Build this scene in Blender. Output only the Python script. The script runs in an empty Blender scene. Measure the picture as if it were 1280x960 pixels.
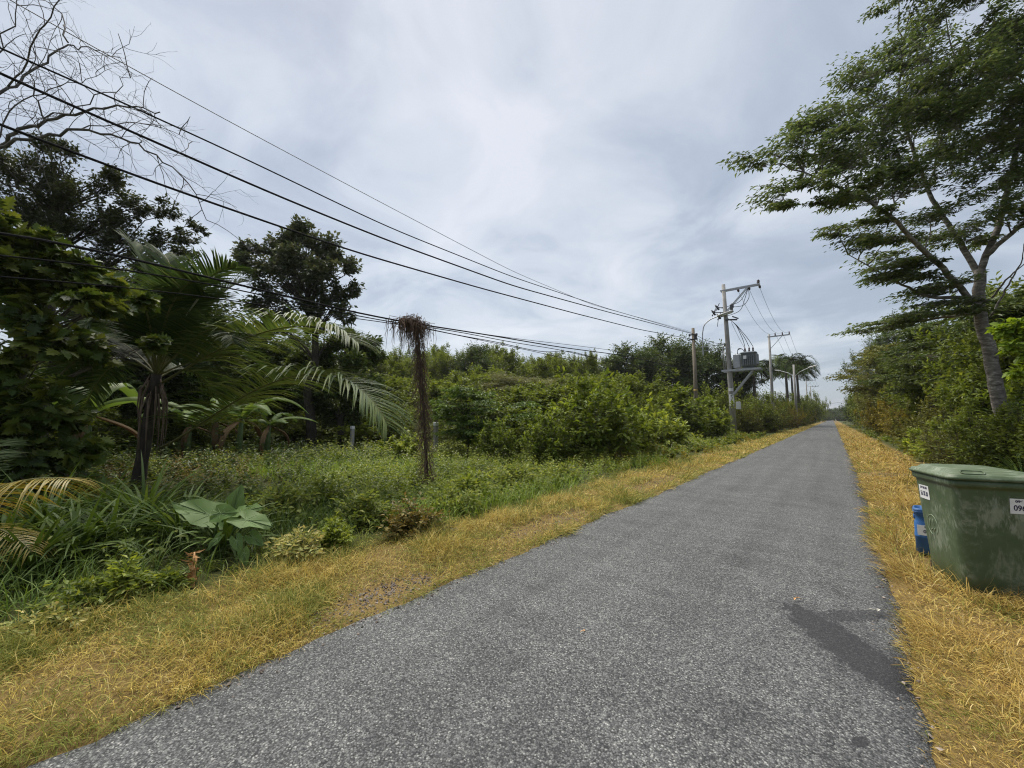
import bpy, math, random
import numpy as np
from mathutils import Vector, Matrix

SC = bpy.context.scene
COL = SC.collection
R_ = math.radians

# ------------------------------------------------------------------ camera
FPX = 500.0
CAMH = 1.55
YAW = R_(38.6)
PIT = math.atan(43 / FPX)
_F = np.array([-math.sin(YAW), math.cos(YAW), 0.0])
RT = np.array([math.cos(YAW), math.sin(YAW), 0.0])
FW = _F * math.cos(PIT) + np.array([0, 0, math.sin(PIT)])
UP = np.cross(RT, FW)
CAM = np.array([0, 0, CAMH])


def ray(px, py):
    return FW + (px - 640) / FPX * RT + (480 - py) / FPX * UP


def pd(px, py, Z):                      # the point of that sight line at depth Z
    return CAM + ray(px, py) * Z


def gp(px, py, z=0.0):                  # where the sight line meets the ground
    d = ray(px, py)
    return CAM + d * ((z - CAMH) / d[2])


def bp(px, Z):                          # ground point under that column at depth Z
    p = CAM + ray(px, 523) * Z
    return np.array([p[0], p[1], 0.0])


def px_plane(px, py, x0, y0=0.0, slope=0.0):   # sight line met with a vertical plane x = x0 + slope*(y-y0)
    d = ray(px, py)
    t = (x0 + slope * (CAM[1] - y0) - CAM[0]) / (d[0] - slope * d[1])
    return CAM + d * t


# ------------------------------------------------------------------ mesh helpers
def nrm(a):
    return a / np.maximum(np.linalg.norm(a, axis=-1, keepdims=True), 1e-9)


class MB:
    def __init__(s):
        s.V = []; s.F = []; s.n = 0

    def add(s, V, *faces, smooth=True, mat=0):
        V = np.asarray(V, dtype=np.float64).reshape(-1, 3)
        for f in faces:
            f = np.asarray(f, dtype=np.int64)
            if f.size:
                s.F.append((f + s.n, smooth, mat))
        s.V.append(V); s.n += len(V)

    def mesh(s, name, mats):
        me = bpy.data.meshes.new(name)
        V = np.concatenate(s.V) if s.V else np.zeros((0, 3))
        me.vertices.add(len(V)); me.vertices.foreach_set('co', V.astype(np.float32).ravel())
        loops = np.concatenate([f.ravel() for f, _, _ in s.F])
        tot = np.concatenate([np.full(len(f), f.shape[1]) for f, _, _ in s.F])
        sm = np.concatenate([np.full(len(f), b) for f, b, _ in s.F])
        mi = np.concatenate([np.full(len(f), m) for f, _, m in s.F])
        me.loops.add(len(loops)); me.loops.foreach_set('vertex_index', loops.astype(np.int32))
        me.polygons.add(len(tot))
        st = np.concatenate([[0], np.cumsum(tot)[:-1]])
        me.polygons.foreach_set('loop_start', st.astype(np.int32))
        me.polygons.foreach_set('use_smooth', sm.astype(bool))
        me.polygons.foreach_set('material_index', mi.astype(np.int32))
        me.update(calc_edges=True)
        for m in (mats if isinstance(mats, (list, tuple)) else [mats]):
            me.materials.append(m)
        return me

    def build(s, name, mats, parent=None, loc=None):
        return link(name, s.mesh(name, mats), parent, loc)


def link(name, data, parent=None, loc=None):
    o = bpy.data.objects.new(name, data)
    COL.objects.link(o)
    if parent is not None:
        o.parent = parent
    if loc is not None:
        o.location = loc
    return o


def tag(o, label=None, cat=None, group=None, kind=None):
    if label: o['label'] = label
    if cat: o['category'] = cat
    if group: o['group'] = group
    if kind: o['kind'] = kind
    return o


def thing(name, label, cat, loc=(0, 0, 0), rz=0.0, group=None):
    o = link(name, None, None, tuple(float(v) for v in loc))
    o.rotation_euler = (0, 0, rz)
    o.empty_display_size = 0.2
    return tag(o, label, cat, group)


def copy_tree(o, parent=None):
    c = o.copy(); COL.objects.link(c)
    if parent is not None:
        c.parent = parent
    for ch in [x for x in bpy.data.objects if x.parent == o]:
        copy_tree(ch, c)
    return c


def tube(mb, pts, rad, sides=8, caps=True, mat=0):
    P = np.asarray(pts, float); n = len(P)
    rad = np.broadcast_to(np.asarray(rad, float), (n,))
    T = np.empty_like(P); T[1:-1] = P[2:] - P[:-2]; T[0] = P[1] - P[0]; T[-1] = P[-1] - P[-2]
    T = nrm(T)
    a = np.array([0, 0, 1.0]) if abs(T[0, 2]) < 0.9 else np.array([1.0, 0, 0])
    u = nrm(np.cross(T[0], a)); U = [u]
    for i in range(1, n):
        u = u - T[i] * np.dot(u, T[i]); u = u / max(np.linalg.norm(u), 1e-9); U.append(u)
    U = np.array(U); W = np.cross(T, U)
    th = np.linspace(0, 2 * np.pi, sides, endpoint=False)
    V = P[:, None] + rad[:, None, None] * (np.cos(th)[None, :, None] * U[:, None] + np.sin(th)[None, :, None] * W[:, None])
    i, j = np.meshgrid(np.arange(n - 1), np.arange(sides), indexing='ij'); j2 = (j + 1) % sides
    Q = np.stack([i * sides + j, i * sides + j2, (i + 1) * sides + j2, (i + 1) * sides + j], -1).reshape(-1, 4)
    fs = [Q]
    if caps:
        fs.append(np.arange(sides)[::-1][None]); fs.append((np.arange(sides) + (n - 1) * sides)[None])
    mb.add(V.reshape(-1, 3), *fs, mat=mat)


def twigs(mb, S, E, r0, r1, mat=0):                # many thin two-segment prisms
    S = np.asarray(S, float); E = np.asarray(E, float); n = len(S)
    if n == 0: return
    M = (S + E) / 2; M[:, 2] += 0.06 * np.linalg.norm(E - S, axis=1)
    T = nrm(E - S); a = np.where(np.abs(T[:, 2:3]) < 0.9, np.array([[0, 0, 1.0]]), np.array([[1.0, 0, 0]]))
    U = nrm(np.cross(T, a)); W = np.cross(T, U)
    th = np.array([0, 2.094, 4.189])
    V = np.empty((n, 3, 3, 3))
    r0 = np.broadcast_to(np.asarray(r0, float), (n,)); r1 = np.broadcast_to(np.asarray(r1, float), (n,))
    for k, (P, r) in enumerate(((S, r0), (M, (r0 + r1) / 2), (E, r1))):
        V[:, k] = P[:, None] + r[:, None, None] * (np.cos(th)[None, :, None] * U[:, None] + np.sin(th)[None, :, None] * W[:, None])
    q = []
    for k in range(2):
        for j in range(3):
            j2 = (j + 1) % 3
            q.append([k * 3 + j, k * 3 + j2, (k + 1) * 3 + j2, (k + 1) * 3 + j])
    Q = (np.arange(n) * 9)[:, None, None] + np.array(q)[None]
    mb.add(V.reshape(-1, 3), Q.reshape(-1, 4), mat=mat)


def box(mb, c, size, rot=None, smooth=False, mat=0, bev=0.0):
    x, y, z = [v / 2 for v in size]
    if bev <= 0:
        V = np.array([[-x, -y, -z], [x, -y, -z], [x, y, -z], [-x, y, -z], [-x, -y, z], [x, -y, z], [x, y, z], [-x, y, z]])
        F = np.array([[0, 3, 2, 1], [4, 5, 6, 7], [0, 1, 5, 4], [1, 2, 6, 5], [2, 3, 7, 6], [3, 0, 4, 7]])
        fs = [F]
    else:
        b = min(bev, x * .9, y * .9, z * .9)
        rings = [(-z, b), (-z + b, 0), (z - b, 0), (z, b)]
        V = []
        for zz, i in rings:
            X, Y = x - i, y - i; c2 = b * 0.7
            V += [[-X + c2, -Y, zz], [X - c2, -Y, zz], [X, -Y + c2, zz], [X, Y - c2, zz], [X - c2, Y, zz], [-X + c2, Y, zz], [-X, Y - c2, zz], [-X, -Y + c2, zz]]
        V = np.array(V); F = []
        for k in range(3):
            for j in range(8):
                F.append([k * 8 + j, k * 8 + (j + 1) % 8, k * 8 + 8 + (j + 1) % 8, k * 8 + 8 + j])
        fs = [np.array(F), np.arange(8)[::-1][None], (np.arange(8) + 24)[None]]
    if rot is not None:
        V = V @ np.array(rot).T
    mb.add(V + np.asarray(c), *fs, smooth=smooth, mat=mat)


def bar(mb, a, b, w, h=None, mat=0):               # square bar between two points
    a = np.asarray(a, float); b = np.asarray(b, float); h = h or w
    t = nrm(b - a); up = np.array([0, 0, 1.0]) if abs(t[2]) < .95 else np.array([1.0, 0, 0])
    s = nrm(np.cross(t, up)); u = np.cross(s, t)
    box(mb, (a + b) / 2, (np.linalg.norm(b - a), w, h), rot=np.stack([t, s, u], 1), mat=mat)


def lathe(mb, prof, c=(0, 0, 0), sides=16, axis=None, mat=0):
    th = np.linspace(0, 2 * np.pi, sides, endpoint=False); V = []
    for r, z in prof:
        V.append(np.stack([r * np.cos(th), r * np.sin(th), np.full(sides, z)], 1))
    V = np.concatenate(V); n = len(prof)
    if axis is not None:
        t = nrm(np.asarray(axis, float)); a = np.array([0, 0, 1.0]) if abs(t[2]) < .9 else np.array([1.0, 0, 0])
        u = nrm(np.cross(a, t)); w = np.cross(t, u)
        V = V @ np.stack([u, w, t], 0)
    i, j = np.meshgrid(np.arange(n - 1), np.arange(sides), indexing='ij'); j2 = (j + 1) % sides
    Q = np.stack([i * sides + j, i * sides + j2, (i + 1) * sides + j2, (i + 1) * sides + j], -1).reshape(-1, 4)
    mb.add(V + np.asarray(c), Q, np.arange(sides)[::-1][None], (np.arange(sides) + (n - 1) * sides)[None], mat=mat)


def rrect(w, d, r, n=5):
    out = []
    for cx, cy, a0 in ((w - r, -d + r, -90), (w - r, d - r, 0), (-w + r, d - r, 90), (-w + r, -d + r, 180)):
        for k in range(n + 1):
            a = R_(a0 + 90 * k / n); out.append((cx + r * math.cos(a), cy + r * math.sin(a)))
    return np.array(out)


def loft(mb, secs, cap0=True, cap1=True, mat=0, smooth=True):   # secs: (half w, half d, corner r, z, cx, cy)
    V = []
    for w, d, r, z, cx, cy in secs:
        p = rrect(w, d, r); V.append(np.column_stack([p[:, 0] + cx, p[:, 1] + cy, np.full(len(p), z)]))
    m = len(V[0]); n = len(V)
    i, j = np.meshgrid(np.arange(n - 1), np.arange(m), indexing='ij'); j2 = (j + 1) % m
    Q = np.stack([i * m + j, i * m + j2, (i + 1) * m + j2, (i + 1) * m + j], -1).reshape(-1, 4)
    fs = [Q]
    if cap0: fs.append(np.arange(m)[::-1][None])
    if cap1: fs.append((np.arange(m) + (n - 1) * m)[None])
    mb.add(np.concatenate(V), *fs, mat=mat, smooth=smooth)


# leaf templates: x along the leaf, y across, z out of it
T_SIMPLE = (np.array([[0, 0, 0], [.42, -.5, .10], [1, 0, -.10], [.42, .5, .10]]), [np.array([[0, 1, 2], [0, 2, 3]])])
T_BROAD = (np.array([[0, 0, 0], [.5, 0, .0], [1, 0, -.16], [.2, -.36, .10], [.6, -.46, .06], [.2, .36, .10], [.6, .46, .06]]),
           [np.array([[0, 3, 1], [3, 4, 1], [4, 2, 1], [0, 1, 5], [5, 1, 6], [6, 1, 2]])])
_lob = [(0.0, .0), (.12, .16), (.05, .42), (.24, .28), (.30, .62), (.42, .30), (.55, .55), (.60, .24), (.78, .34), (.80, .14), (1.0, 0)]
_mid = np.array([[.35, 0, .0], [.7, 0, -.04]])
_lv = [[x, y, .10 * y - .18 * x * x] for x, y in _lob] + [[x, -y, .10 * y - .18 * x * x] for x, y in _lob[1:-1]]


def _lobed():
    V = np.array(_lv + [[.30, 0, -.05], [.62, 0, -.10]]); a, b = len(_lv), len(_lv) + 1
    n = len(_lob); up = list(range(n)); dn = [0] + list(range(n, n + n - 2)) + [n - 1]
    F = []
    for ch, fl in ((up, 0), (dn, 1)):
        for k in range(n - 1):
            c = a if k < 5 else b
            t = [ch[k], c, ch[k + 1]]
            F.append(t if fl else t[::-1])
        t = [ch[5], a, b]; F.append(t if not fl else t[::-1])
    return V, [np.array(F)]


T_LOBED = _lobed()
# pinnate leaf: five leaflet pairs and a tip on one plane
_pv, _pf = [], []
for k in range(6):
    x = .10 + .155 * k
    for sgn in (-1, 1):
        b0 = len(_pv); l = .5 * (1 - abs(k - 2.2) * .10)
        _pv += [[x, 0, -.14 * x * x], [x + .10, sgn * l * .5, .03 - .14 * x * x], [x + .13, sgn * l, -.06 - .14 * x * x], [x + .02, sgn * l * .5, .03 - .14 * x * x]]
        _pf.append([b0, b0 + 1, b0 + 2, b0 + 3] if sgn > 0 else [b0 + 3, b0 + 2, b0 + 1, b0])
T_PINNATE = (np.array(_pv), [np.array(_pf)])


def leaves(mb, P, D, N, L, W, tpl=T_SIMPLE, mat=0):
    P = np.asarray(P, float); D = nrm(np.asarray(D, float)); n = len(P)
    if n == 0: return
    Y = nrm(np.cross(np.asarray(N, float), D)); Z = np.cross(D, Y)
    L = np.broadcast_to(np.asarray(L, float), (n,)); W = np.broadcast_to(np.asarray(W, float), (n,))
    t = tpl[0]; m = len(t)
    V = (P[:, None] + (L[:, None] * t[None, :, 0])[..., None] * D[:, None] + (W[:, None] * t[None, :, 1])[..., None] * Y[:, None]
         + (L[:, None] * t[None, :, 2])[..., None] * Z[:, None])
    off = (np.arange(n) * m)[:, None, None]
    mb.add(V.reshape(-1, 3), *[(off + f[None]).reshape(-1, f.shape[1]) for f in tpl[1]], smooth=False, mat=mat)


def blades(mb, P, AZ, EL, L, W, bend, segs=3, mat=0, twist=None):      # strap / grass blades, arching over
    P = np.asarray(P, float); n = len(P)
    if n == 0: return
    L = np.broadcast_to(np.asarray(L, float), (n,)); W = np.broadcast_to(np.asarray(W, float), (n,))
    EL = np.broadcast_to(np.asarray(EL, float), (n,)).copy(); bend = np.broadcast_to(np.asarray(bend, float), (n,))
    H = np.stack([np.cos(AZ), np.sin(AZ), np.zeros(n)], 1); S = np.stack([-np.sin(AZ), np.cos(AZ), np.zeros(n)], 1)
    if twist is not None:
        S = nrm(S * np.cos(twist)[:, None] + np.array([0, 0, 1.0]) * np.sin(twist)[:, None])
    pos = P.copy(); V = []
    for k in range(segs + 1):
        f = k / segs
        w = W * (0.75 + .6 * f - 1.32 * f * f) * .5 if k < segs else W * 0.03
        V.append(pos - S * w[:, None]); V.append(pos + S * w[:, None])
        d = H * np.cos(EL)[:, None] + np.array([0, 0, 1.0]) * np.sin(EL)[:, None]
        pos = pos + d * (L / segs)[:, None]
        EL -= bend / segs
    V = np.stack(V, 1); m = 2 * (segs + 1)
    q = np.array([[2 * k, 2 * k + 1, 2 * k + 3, 2 * k + 2] for k in range(segs)])
    mb.add(V.reshape(-1, 3), ((np.arange(n) * m)[:, None, None] + q[None]).reshape(-1, 4), smooth=True, mat=mat)


# ------------------------------------------------------------------ materials
def newmat(name):
    m = bpy.data.materials.new(name); m.use_nodes = True
    nt = m.node_tree; nt.nodes.clear()
    out = nt.nodes.new('ShaderNodeOutputMaterial')
    return m, nt, out


def N(nt, t, **kw):
    n = nt.nodes.new(t)
    for k, v in kw.items():
        if k in n.inputs: n.inputs[k].default_value = v
        else: setattr(n, k, v)
    return n


def ramp(nt, stops, fac):
    r = nt.nodes.new('ShaderNodeValToRGB')
    while len(r.color_ramp.elements) < len(stops): r.color_ramp.elements.new(0.5)
    for e, (p, c) in zip(r.color_ramp.elements, stops):
        e.position = p; e.color = (c[0], c[1], c[2], 1)
    nt.links.new(fac, r.inputs[0]); return r


def mixc(nt, a, b, fac, mode='MIX'):
    m = nt.nodes.new('ShaderNodeMix'); m.data_type = 'RGBA'; m.blend_type = mode
    for s, v in ((m.inputs[0], fac), (m.inputs[6], a), (m.inputs[7], b)):
        if hasattr(v, 'is_linked'): nt.links.new(v, s)
        elif isinstance(v, (int, float)): s.default_value = v
        else: s.default_value = (v[0], v[1], v[2], 1)
    return m.outputs[2]


def mth(nt, op, a, b=0.0, clamp=False):
    m = nt.nodes.new('ShaderNodeMath'); m.operation = op; m.use_clamp = clamp
    for s, v in zip(m.inputs, (a, b)):
        if hasattr(v, 'is_linked'): nt.links.new(v, s)
        else: s.default_value = v
    return m.outputs[0]


LEAFK = 1.62


def leaf_mat(name, stops, trans=.3, rough=.5, spec=.3, nscale=.5, tint=(.5, 1.25)):
    m, nt, out = newmat(name)
    g = N(nt, 'ShaderNodeNewGeometry'); tc = N(nt, 'ShaderNodeTexCoord')
    k = len(stops); stops = [(c_[0] * LEAFK * 1.17, c_[1] * LEAFK, c_[2] * LEAFK * .85) for c_ in stops]
    c = ramp(nt, [(i / max(1, k - 1), s) for i, s in enumerate(stops)], g.outputs['Random Per Island']).outputs[0]
    nz = N(nt, 'ShaderNodeTexNoise', Scale=nscale, Detail=3.0)
    nt.links.new(tc.outputs['Object'], nz.inputs['Vector'])
    v = mth(nt, 'ADD', mth(nt, 'MULTIPLY', nz.outputs['Fac'], tint[1]), 1 - .5 * tint[1])
    hs = N(nt, 'ShaderNodeHueSaturation'); nt.links.new(c, hs.inputs['Color']); nt.links.new(v, hs.inputs['Value'])
    c = hs.outputs[0]
    b = N(nt, 'ShaderNodeBsdfPrincipled', Roughness=rough); b.inputs['Specular IOR Level'].default_value = spec
    nt.links.new(c, b.inputs['Base Color'])
    if trans > 0:
        t = N(nt, 'ShaderNodeBsdfTranslucent')
        h2 = N(nt, 'ShaderNodeHueSaturation', Hue=.485, Saturation=1.1, Value=1.25); nt.links.new(c, h2.inputs['Color'])
        nt.links.new(h2.outputs[0], t.inputs['Color'])
        mx = N(nt, 'ShaderNodeMixShader', Fac=trans)
        nt.links.new(b.outputs[0], mx.inputs[1]); nt.links.new(t.outputs[0], mx.inputs[2])
        nt.links.new(mx.outputs[0], out.inputs[0])
    else:
        nt.links.new(b.outputs[0], out.inputs[0])
    return m


def rough_mat(name, c1, c2, scale=8.0, rough=.8, bump=.3, stretch=(1, 1, 1), spec=.3, metal=0.0, detail=6.0, c3=None, bdist=.02, coord='Object'):
    m, nt, out = newmat(name)
    tc = N(nt, 'ShaderNodeTexCoord'); mp = N(nt, 'ShaderNodeMapping'); mp.inputs['Scale'].default_value = stretch
    nt.links.new(tc.outputs[coord], mp.inputs[0])
    nz = N(nt, 'ShaderNodeTexNoise', Scale=scale, Detail=detail, Roughness=.6); nt.links.new(mp.outputs[0], nz.inputs['Vector'])
    st = [(.32, c1), (.68, c2)] if c3 is None else [(.3, c1), (.55, c2), (.75, c3)]
    c = ramp(nt, st, nz.outputs['Fac'])
    b = N(nt, 'ShaderNodeBsdfPrincipled', Roughness=rough, Metallic=metal); b.inputs['Specular IOR Level'].default_value = spec
    nt.links.new(c.outputs[0], b.inputs['Base Color'])
    if bump:
        bm = N(nt, 'ShaderNodeBump', Strength=bump, Distance=bdist); nt.links.new(nz.outputs['Fac'], bm.inputs['Height'])
        nt.links.new(bm.outputs[0], b.inputs['Normal'])
    nt.links.new(b.outputs[0], out.inputs[0])
    return m


M = {}
M['leaf_dark'] = leaf_mat('dark_green_leaf', [(.022, .042, .012), (.040, .068, .018), (.065, .10, .028)], .25)
M['leaf_mid'] = leaf_mat('mid_green_leaf', [(.045, .075, .014), (.072, .112, .02), (.115, .155, .033)], .35)
M['leaf_light'] = leaf_mat('light_green_leaf', [(.075, .115, .02), (.11, .165, .028), (.17, .225, .05)], .4)
M['leaf_blue'] = leaf_mat('bluish_green_leaf', [(.032, .066, .018), (.05, .095, .024), (.085, .14, .034)], .3)
M['leaf_olive'] = leaf_mat('olive_green_leaf', [(.045, .06, .016), (.075, .095, .022), (.11, .13, .035)], .3)
M['leaf_gold'] = leaf_mat('golden_green_leaf', [(.08, .09, .018), (.13, .13, .025), (.17, .17, .035)], .35)
M['leaf_lime'] = leaf_mat('lime_green_leaf', [(.09, .16, .022), (.125, .21, .032), (.17, .26, .05)], .45)
M['leaf_brown'] = leaf_mat('brownish_weed_leaf', [(.075, .065, .02), (.10, .10, .03), (.15, .13, .04)], .25)
M['leaf_round'] = leaf_mat('leathery_dark_leaf', [(.024, .040, .018), (.037, .056, .025), (.068, .082, .042)], .25, rough=.42, spec=.4)
M['leaf_black'] = leaf_mat('blackish_green_leaf', [(.016, .026, .010), (.028, .042, .014), (.045, .06, .022)], .2, rough=.4, spec=.4)
M['leaf_lobed'] = leaf_mat('lobed_leaf', [(.022, .042, .011), (.036, .064, .014), (.085, .115, .024)], .3, nscale=1.2)
M['leaf_weed'] = leaf_mat('pale_weed_leaf', [(.078, .12, .026), (.112, .16, .036), (.165, .205, .064)], .4)
M['leaf_sapling'] = leaf_mat('sapling_leaf', [(.045, .08, .014), (.075, .12, .02), (.12, .17, .035)], .4, nscale=1.0)
M['flower'] = leaf_mat('whitish_petal', [(.20, .22, .18), (.27, .28, .25), (.31, .32, .30)], .2)
M['strap'] = leaf_mat('strap_leaf', [(.025, .052, .012), (.042, .08, .017), (.07, .115, .026)], .25, rough=.55, spec=.2)
M['palm'] = leaf_mat('palm_leaflet', [(.015, .033, .011), (.024, .048, .015), (.045, .07, .024)], .25, rough=.6, spec=.18)
M['palm_yellow'] = leaf_mat('yellowing_palm_leaflet', [(.10, .10, .022), (.16, .15, .03), (.20, .17, .045)], .25, rough=.4)
M['rachis'] = rough_mat('palm_leaf_stalk', (.10, .11, .03), (.17, .15, .05), 6, .5, .1)
M['dead_sheath'] = rough_mat('dead_palm_sheath', (.10, .07, .05), (.26, .19, .145), 9, .9, .5, (4, 4, .4))
M['taro'] = leaf_mat('large_heart_leaf', [(.048, .105, .036), (.062, .12, .04), (.085, .145, .045)], .35, rough=.55, spec=.25, nscale=6, tint=(.5, .5))
M['stalk'] = rough_mat('green_stalk', (.06, .10, .03), (.10, .14, .05), 8, .5, .05)
M['dead_stalk'] = leaf_mat('dry_orange_leaf', [(.20, .125, .05), (.27, .17, .075), (.31, .225, .12)], 0)
M['bark_pale'] = rough_mat('pale_lichen_bark', (.055, .047, .04), (.20, .18, .155), 5.5, .9, 1.0, (1, 1, 2.6), c3=(.48, .46, .42), bdist=.04)
M['bark_grey'] = rough_mat('grey_bark', (.06, .05, .04), (.15, .13, .11), 9, .9, .6, (1, 1, .4))
M['bark_dark'] = rough_mat('dark_bark', (.03, .024, .02), (.075, .062, .05), 9, .9, .5, (1, 1, .4))
M['vine'] = leaf_mat('dead_vine_stem', [(.035, .028, .024), (.065, .050, .042), (.105, .080, .064)], 0, rough=.9)
M['vine_post'] = rough_mat('rotten_post', (.05, .035, .026), (.10, .07, .05), 8, .9, .3)
M['dry_grass'] = None
M['concrete'] = rough_mat('weathered_concrete', (.19, .18, .165), (.31, .30, .28), 5, .9, .3, (1, 1, .25), c3=(.37, .36, .34))
M['concrete_brown'] = rough_mat('stained_concrete', (.14, .115, .085), (.25, .21, .16), 4, .9, .3, (1, 1, .2))
M['galv'] = rough_mat('galvanised_steel', (.30, .31, .32), (.42, .43, .44), 6, .45, .05, metal=.5)
M['dark_metal'] = rough_mat('dark_metal', (.05, .05, .055), (.09, .09, .095), 6, .5, .05, metal=.3)
M['tank'] = rough_mat('grey_painted_steel', (.15, .17, .19), (.20, .22, .24), 5, .5, .05)
M['tank_fin'] = rough_mat('grey_radiator_steel', (.20, .215, .23), (.27, .285, .30), 5, .5, .05)
M['porcelain'] = rough_mat('brown_porcelain', (.06, .035, .028), (.09, .05, .04), 4, .25, 0, spec=.5)
M['lamp_head'] = rough_mat('grey_lamp_casting', (.33, .33, .32), (.42, .42, .41), 5, .5, .05)
M['lamp_glass'] = rough_mat('pale_lamp_cover', (.62, .64, .65), (.72, .74, .75), 5, .2, 0, spec=.5)
M['cable'] = rough_mat('black_cable', (.012, .012, .013), (.02, .02, .022), 5, .9, 0, spec=.1)
M['cable_grey'] = rough_mat('grey_wire', (.09, .095, .10), (.13, .135, .14), 5, .5, 0)
M['white_label'] = rough_mat('white_label', (.66, .66, .66), (.76, .76, .76), 30, .5, 0)
M['ink'] = rough_mat('dark_blue_ink', (.02, .018, .06), (.03, .028, .08), 30, .5, 0)
M['meter_box'] = rough_mat('pale_grey_box', (.48, .49, .49), (.58, .59, .59), 7, .5, .05)
M['blue_plastic'] = rough_mat('blue_plastic', (.020, .085, .24), (.035, .125, .32), 9, .42, .05, spec=.4)
M['rubber'] = rough_mat('black_rubber', (.015, .015, .015), (.03, .03, .03), 20, .8, .1)
M['white_paint'] = rough_mat('white_paint', (.6, .6, .58), (.75, .75, .72), 10, .6, .05)
M['stone'] = leaf_mat('gravel_stone', [(.06, .056, .054), (.10, .096, .092), (.15, .147, .145)], 0, rough=.95)
M['emboss'] = rough_mat('scuffed_raised_plastic', (.20, .25, .16), (.34, .40, .29), 30, .6, .1)


def grass_mat(name, green, straw, gthresh, extra=None):
    """mixed dry / green blades; which blade is green follows a broad patch noise of the place"""
    m, nt, out = newmat(name)
    g = N(nt, 'ShaderNodeNewGeometry'); tc = N(nt, 'ShaderNodeTexCoord')
    a = ramp(nt, [(0, (.13, .09, .04)), (.08, straw[0]), (.5, straw[1]), (.84, straw[2]), (1, straw[3])], g.outputs['Random Per Island']).outputs[0]
    b = ramp(nt, [(0, green[0]), (.5, green[1]), (1, green[2])], g.outputs['Random Per Island']).outputs[0]
    nz = N(nt, 'ShaderNodeTexNoise', Scale=.9, Detail=4.0, Roughness=.65); nt.links.new(tc.outputs['Object'], nz.inputs['Vector'])
    r2 = mth(nt, 'FRACT', mth(nt, 'MULTIPLY', g.outputs['Random Per Island'], 37.17))
    f = mth(nt, 'ADD', nz.outputs['Fac'], mth(nt, 'MULTIPLY', mth(nt, 'SUBTRACT', r2, .5), .28))
    if extra:                                   # green margin: more green towards that x
        sx = N(nt, 'ShaderNodeSeparateXYZ'); nt.links.new(tc.outputs['Object'], sx.inputs[0])
        for x0, x1, amt in extra:
            mr = N(nt, 'ShaderNodeMapRange'); mr.inputs[1].default_value = x0; mr.inputs[2].default_value = x1
            mr.inputs[3].default_value = 0; mr.inputs[4].default_value = amt
            nt.links.new(sx.outputs[0], mr.inputs[0]); f = mth(nt, 'ADD', f, mr.outputs[0])
    f = ramp(nt, [(gthresh - .06, (0, 0, 0)), (gthresh + .06, (1, 1, 1))], f).outputs[0]
    c = mixc(nt, a, b, f)
    bs = N(nt, 'ShaderNodeBsdfPrincipled', Roughness=.7); bs.inputs['Specular IOR Level'].default_value = .2
    nt.links.new(c, bs.inputs['Base Color'])
    t = N(nt, 'ShaderNodeBsdfTranslucent'); nt.links.new(c, t.inputs['Color'])
    mx = N(nt, 'ShaderNodeMixShader', Fac=.3); nt.links.new(bs.outputs[0], mx.inputs[1]); nt.links.new(t.outputs[0], mx.inputs[2])
    nt.links.new(mx.outputs[0], out.inputs[0])
    return m


STRAW = [(.24, .165, .042), (.40, .30, .07), (.50, .395, .10), (.58, .485, .22)]
STRAW = [tuple(v * 1.2 for v in c_) for c_ in STRAW]
STRAW_R = [(.23, .145, .045), (.37, .255, .065), (.47, .35, .09), (.55, .45, .21)]
STRAW_R = [tuple(v * 1.18 for v in c_) for c_ in STRAW_R]
GREEN = [(.11, .14, .022), (.185, .205, .036), (.28, .285, .065)]
M['verge_left'] = grass_mat('left_verge_grass', GREEN, STRAW, .52, extra=((-3.3, -2.85, .07), (-4.0, -4.6, .16)))
M['verge_right'] = grass_mat('right_verge_grass', GREEN, STRAW_R, .60)
M['lawn'] = leaf_mat('fresh_grass', [(.07, .13, .02), (.10, .18, .03), (.15, .23, .05)], .35)


def ground_mat():
    m, nt, out = newmat('soil_and_thatch')
    tc = N(nt, 'ShaderNodeTexCoord'); sx = N(nt, 'ShaderNodeSeparateXYZ'); nt.links.new(tc.outputs['Object'], sx.inputs[0])
    n1 = N(nt, 'ShaderNodeTexNoise', Scale=1.2, Detail=5.0); n2 = N(nt, 'ShaderNodeTexNoise', Scale=60.0, Detail=4.0, Roughness=.7)
    for n in (n1, n2): nt.links.new(tc.outputs['Object'], n.inputs['Vector'])
    straw = ramp(nt, [(.3, (.09, .06, .025)), (.5, (.18, .125, .048)), (.7, (.28, .20, .08))], n2.outputs['Fac']).outputs[0]
    soil = ramp(nt, [(.3, (.035, .036, .014)), (.6, (.06, .07, .02)), (.75, (.085, .075, .035))], n2.outputs['Fac']).outputs[0]
    xe = mth(nt, 'ADD', sx.outputs[0], mth(nt, 'MULTIPLY', mth(nt, 'SUBTRACT', n1.outputs['Fac'], .5), .8))
    a = ramp(nt, [(0, (0, 0, 0)), (1, (1, 1, 1))], mth(nt, 'ADD', mth(nt, 'MULTIPLY', xe, 2.5), 11.6, True)).outputs[0]
    b = ramp(nt, [(0, (1, 1, 1)), (1, (0, 0, 0))], mth(nt, 'ADD', mth(nt, 'MULTIPLY', xe, 2.5), -5.2, True)).outputs[0]
    c = mixc(nt, soil, straw, mth(nt, 'MULTIPLY', a, b))
    bs = N(nt, 'ShaderNodeBsdfPrincipled', Roughness=.95); bs.inputs['Specular IOR Level'].default_value = .1
    nt.links.new(c, bs.inputs['Base Color'])
    bm = N(nt, 'ShaderNodeBump', Strength=.8, Distance=.02); nt.links.new(n2.outputs['Fac'], bm.inputs['Height']); nt.links.new(bm.outputs[0], bs.inputs['Normal'])
    nt.links.new(bs.outputs[0], out.inputs[0]); return m


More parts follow.
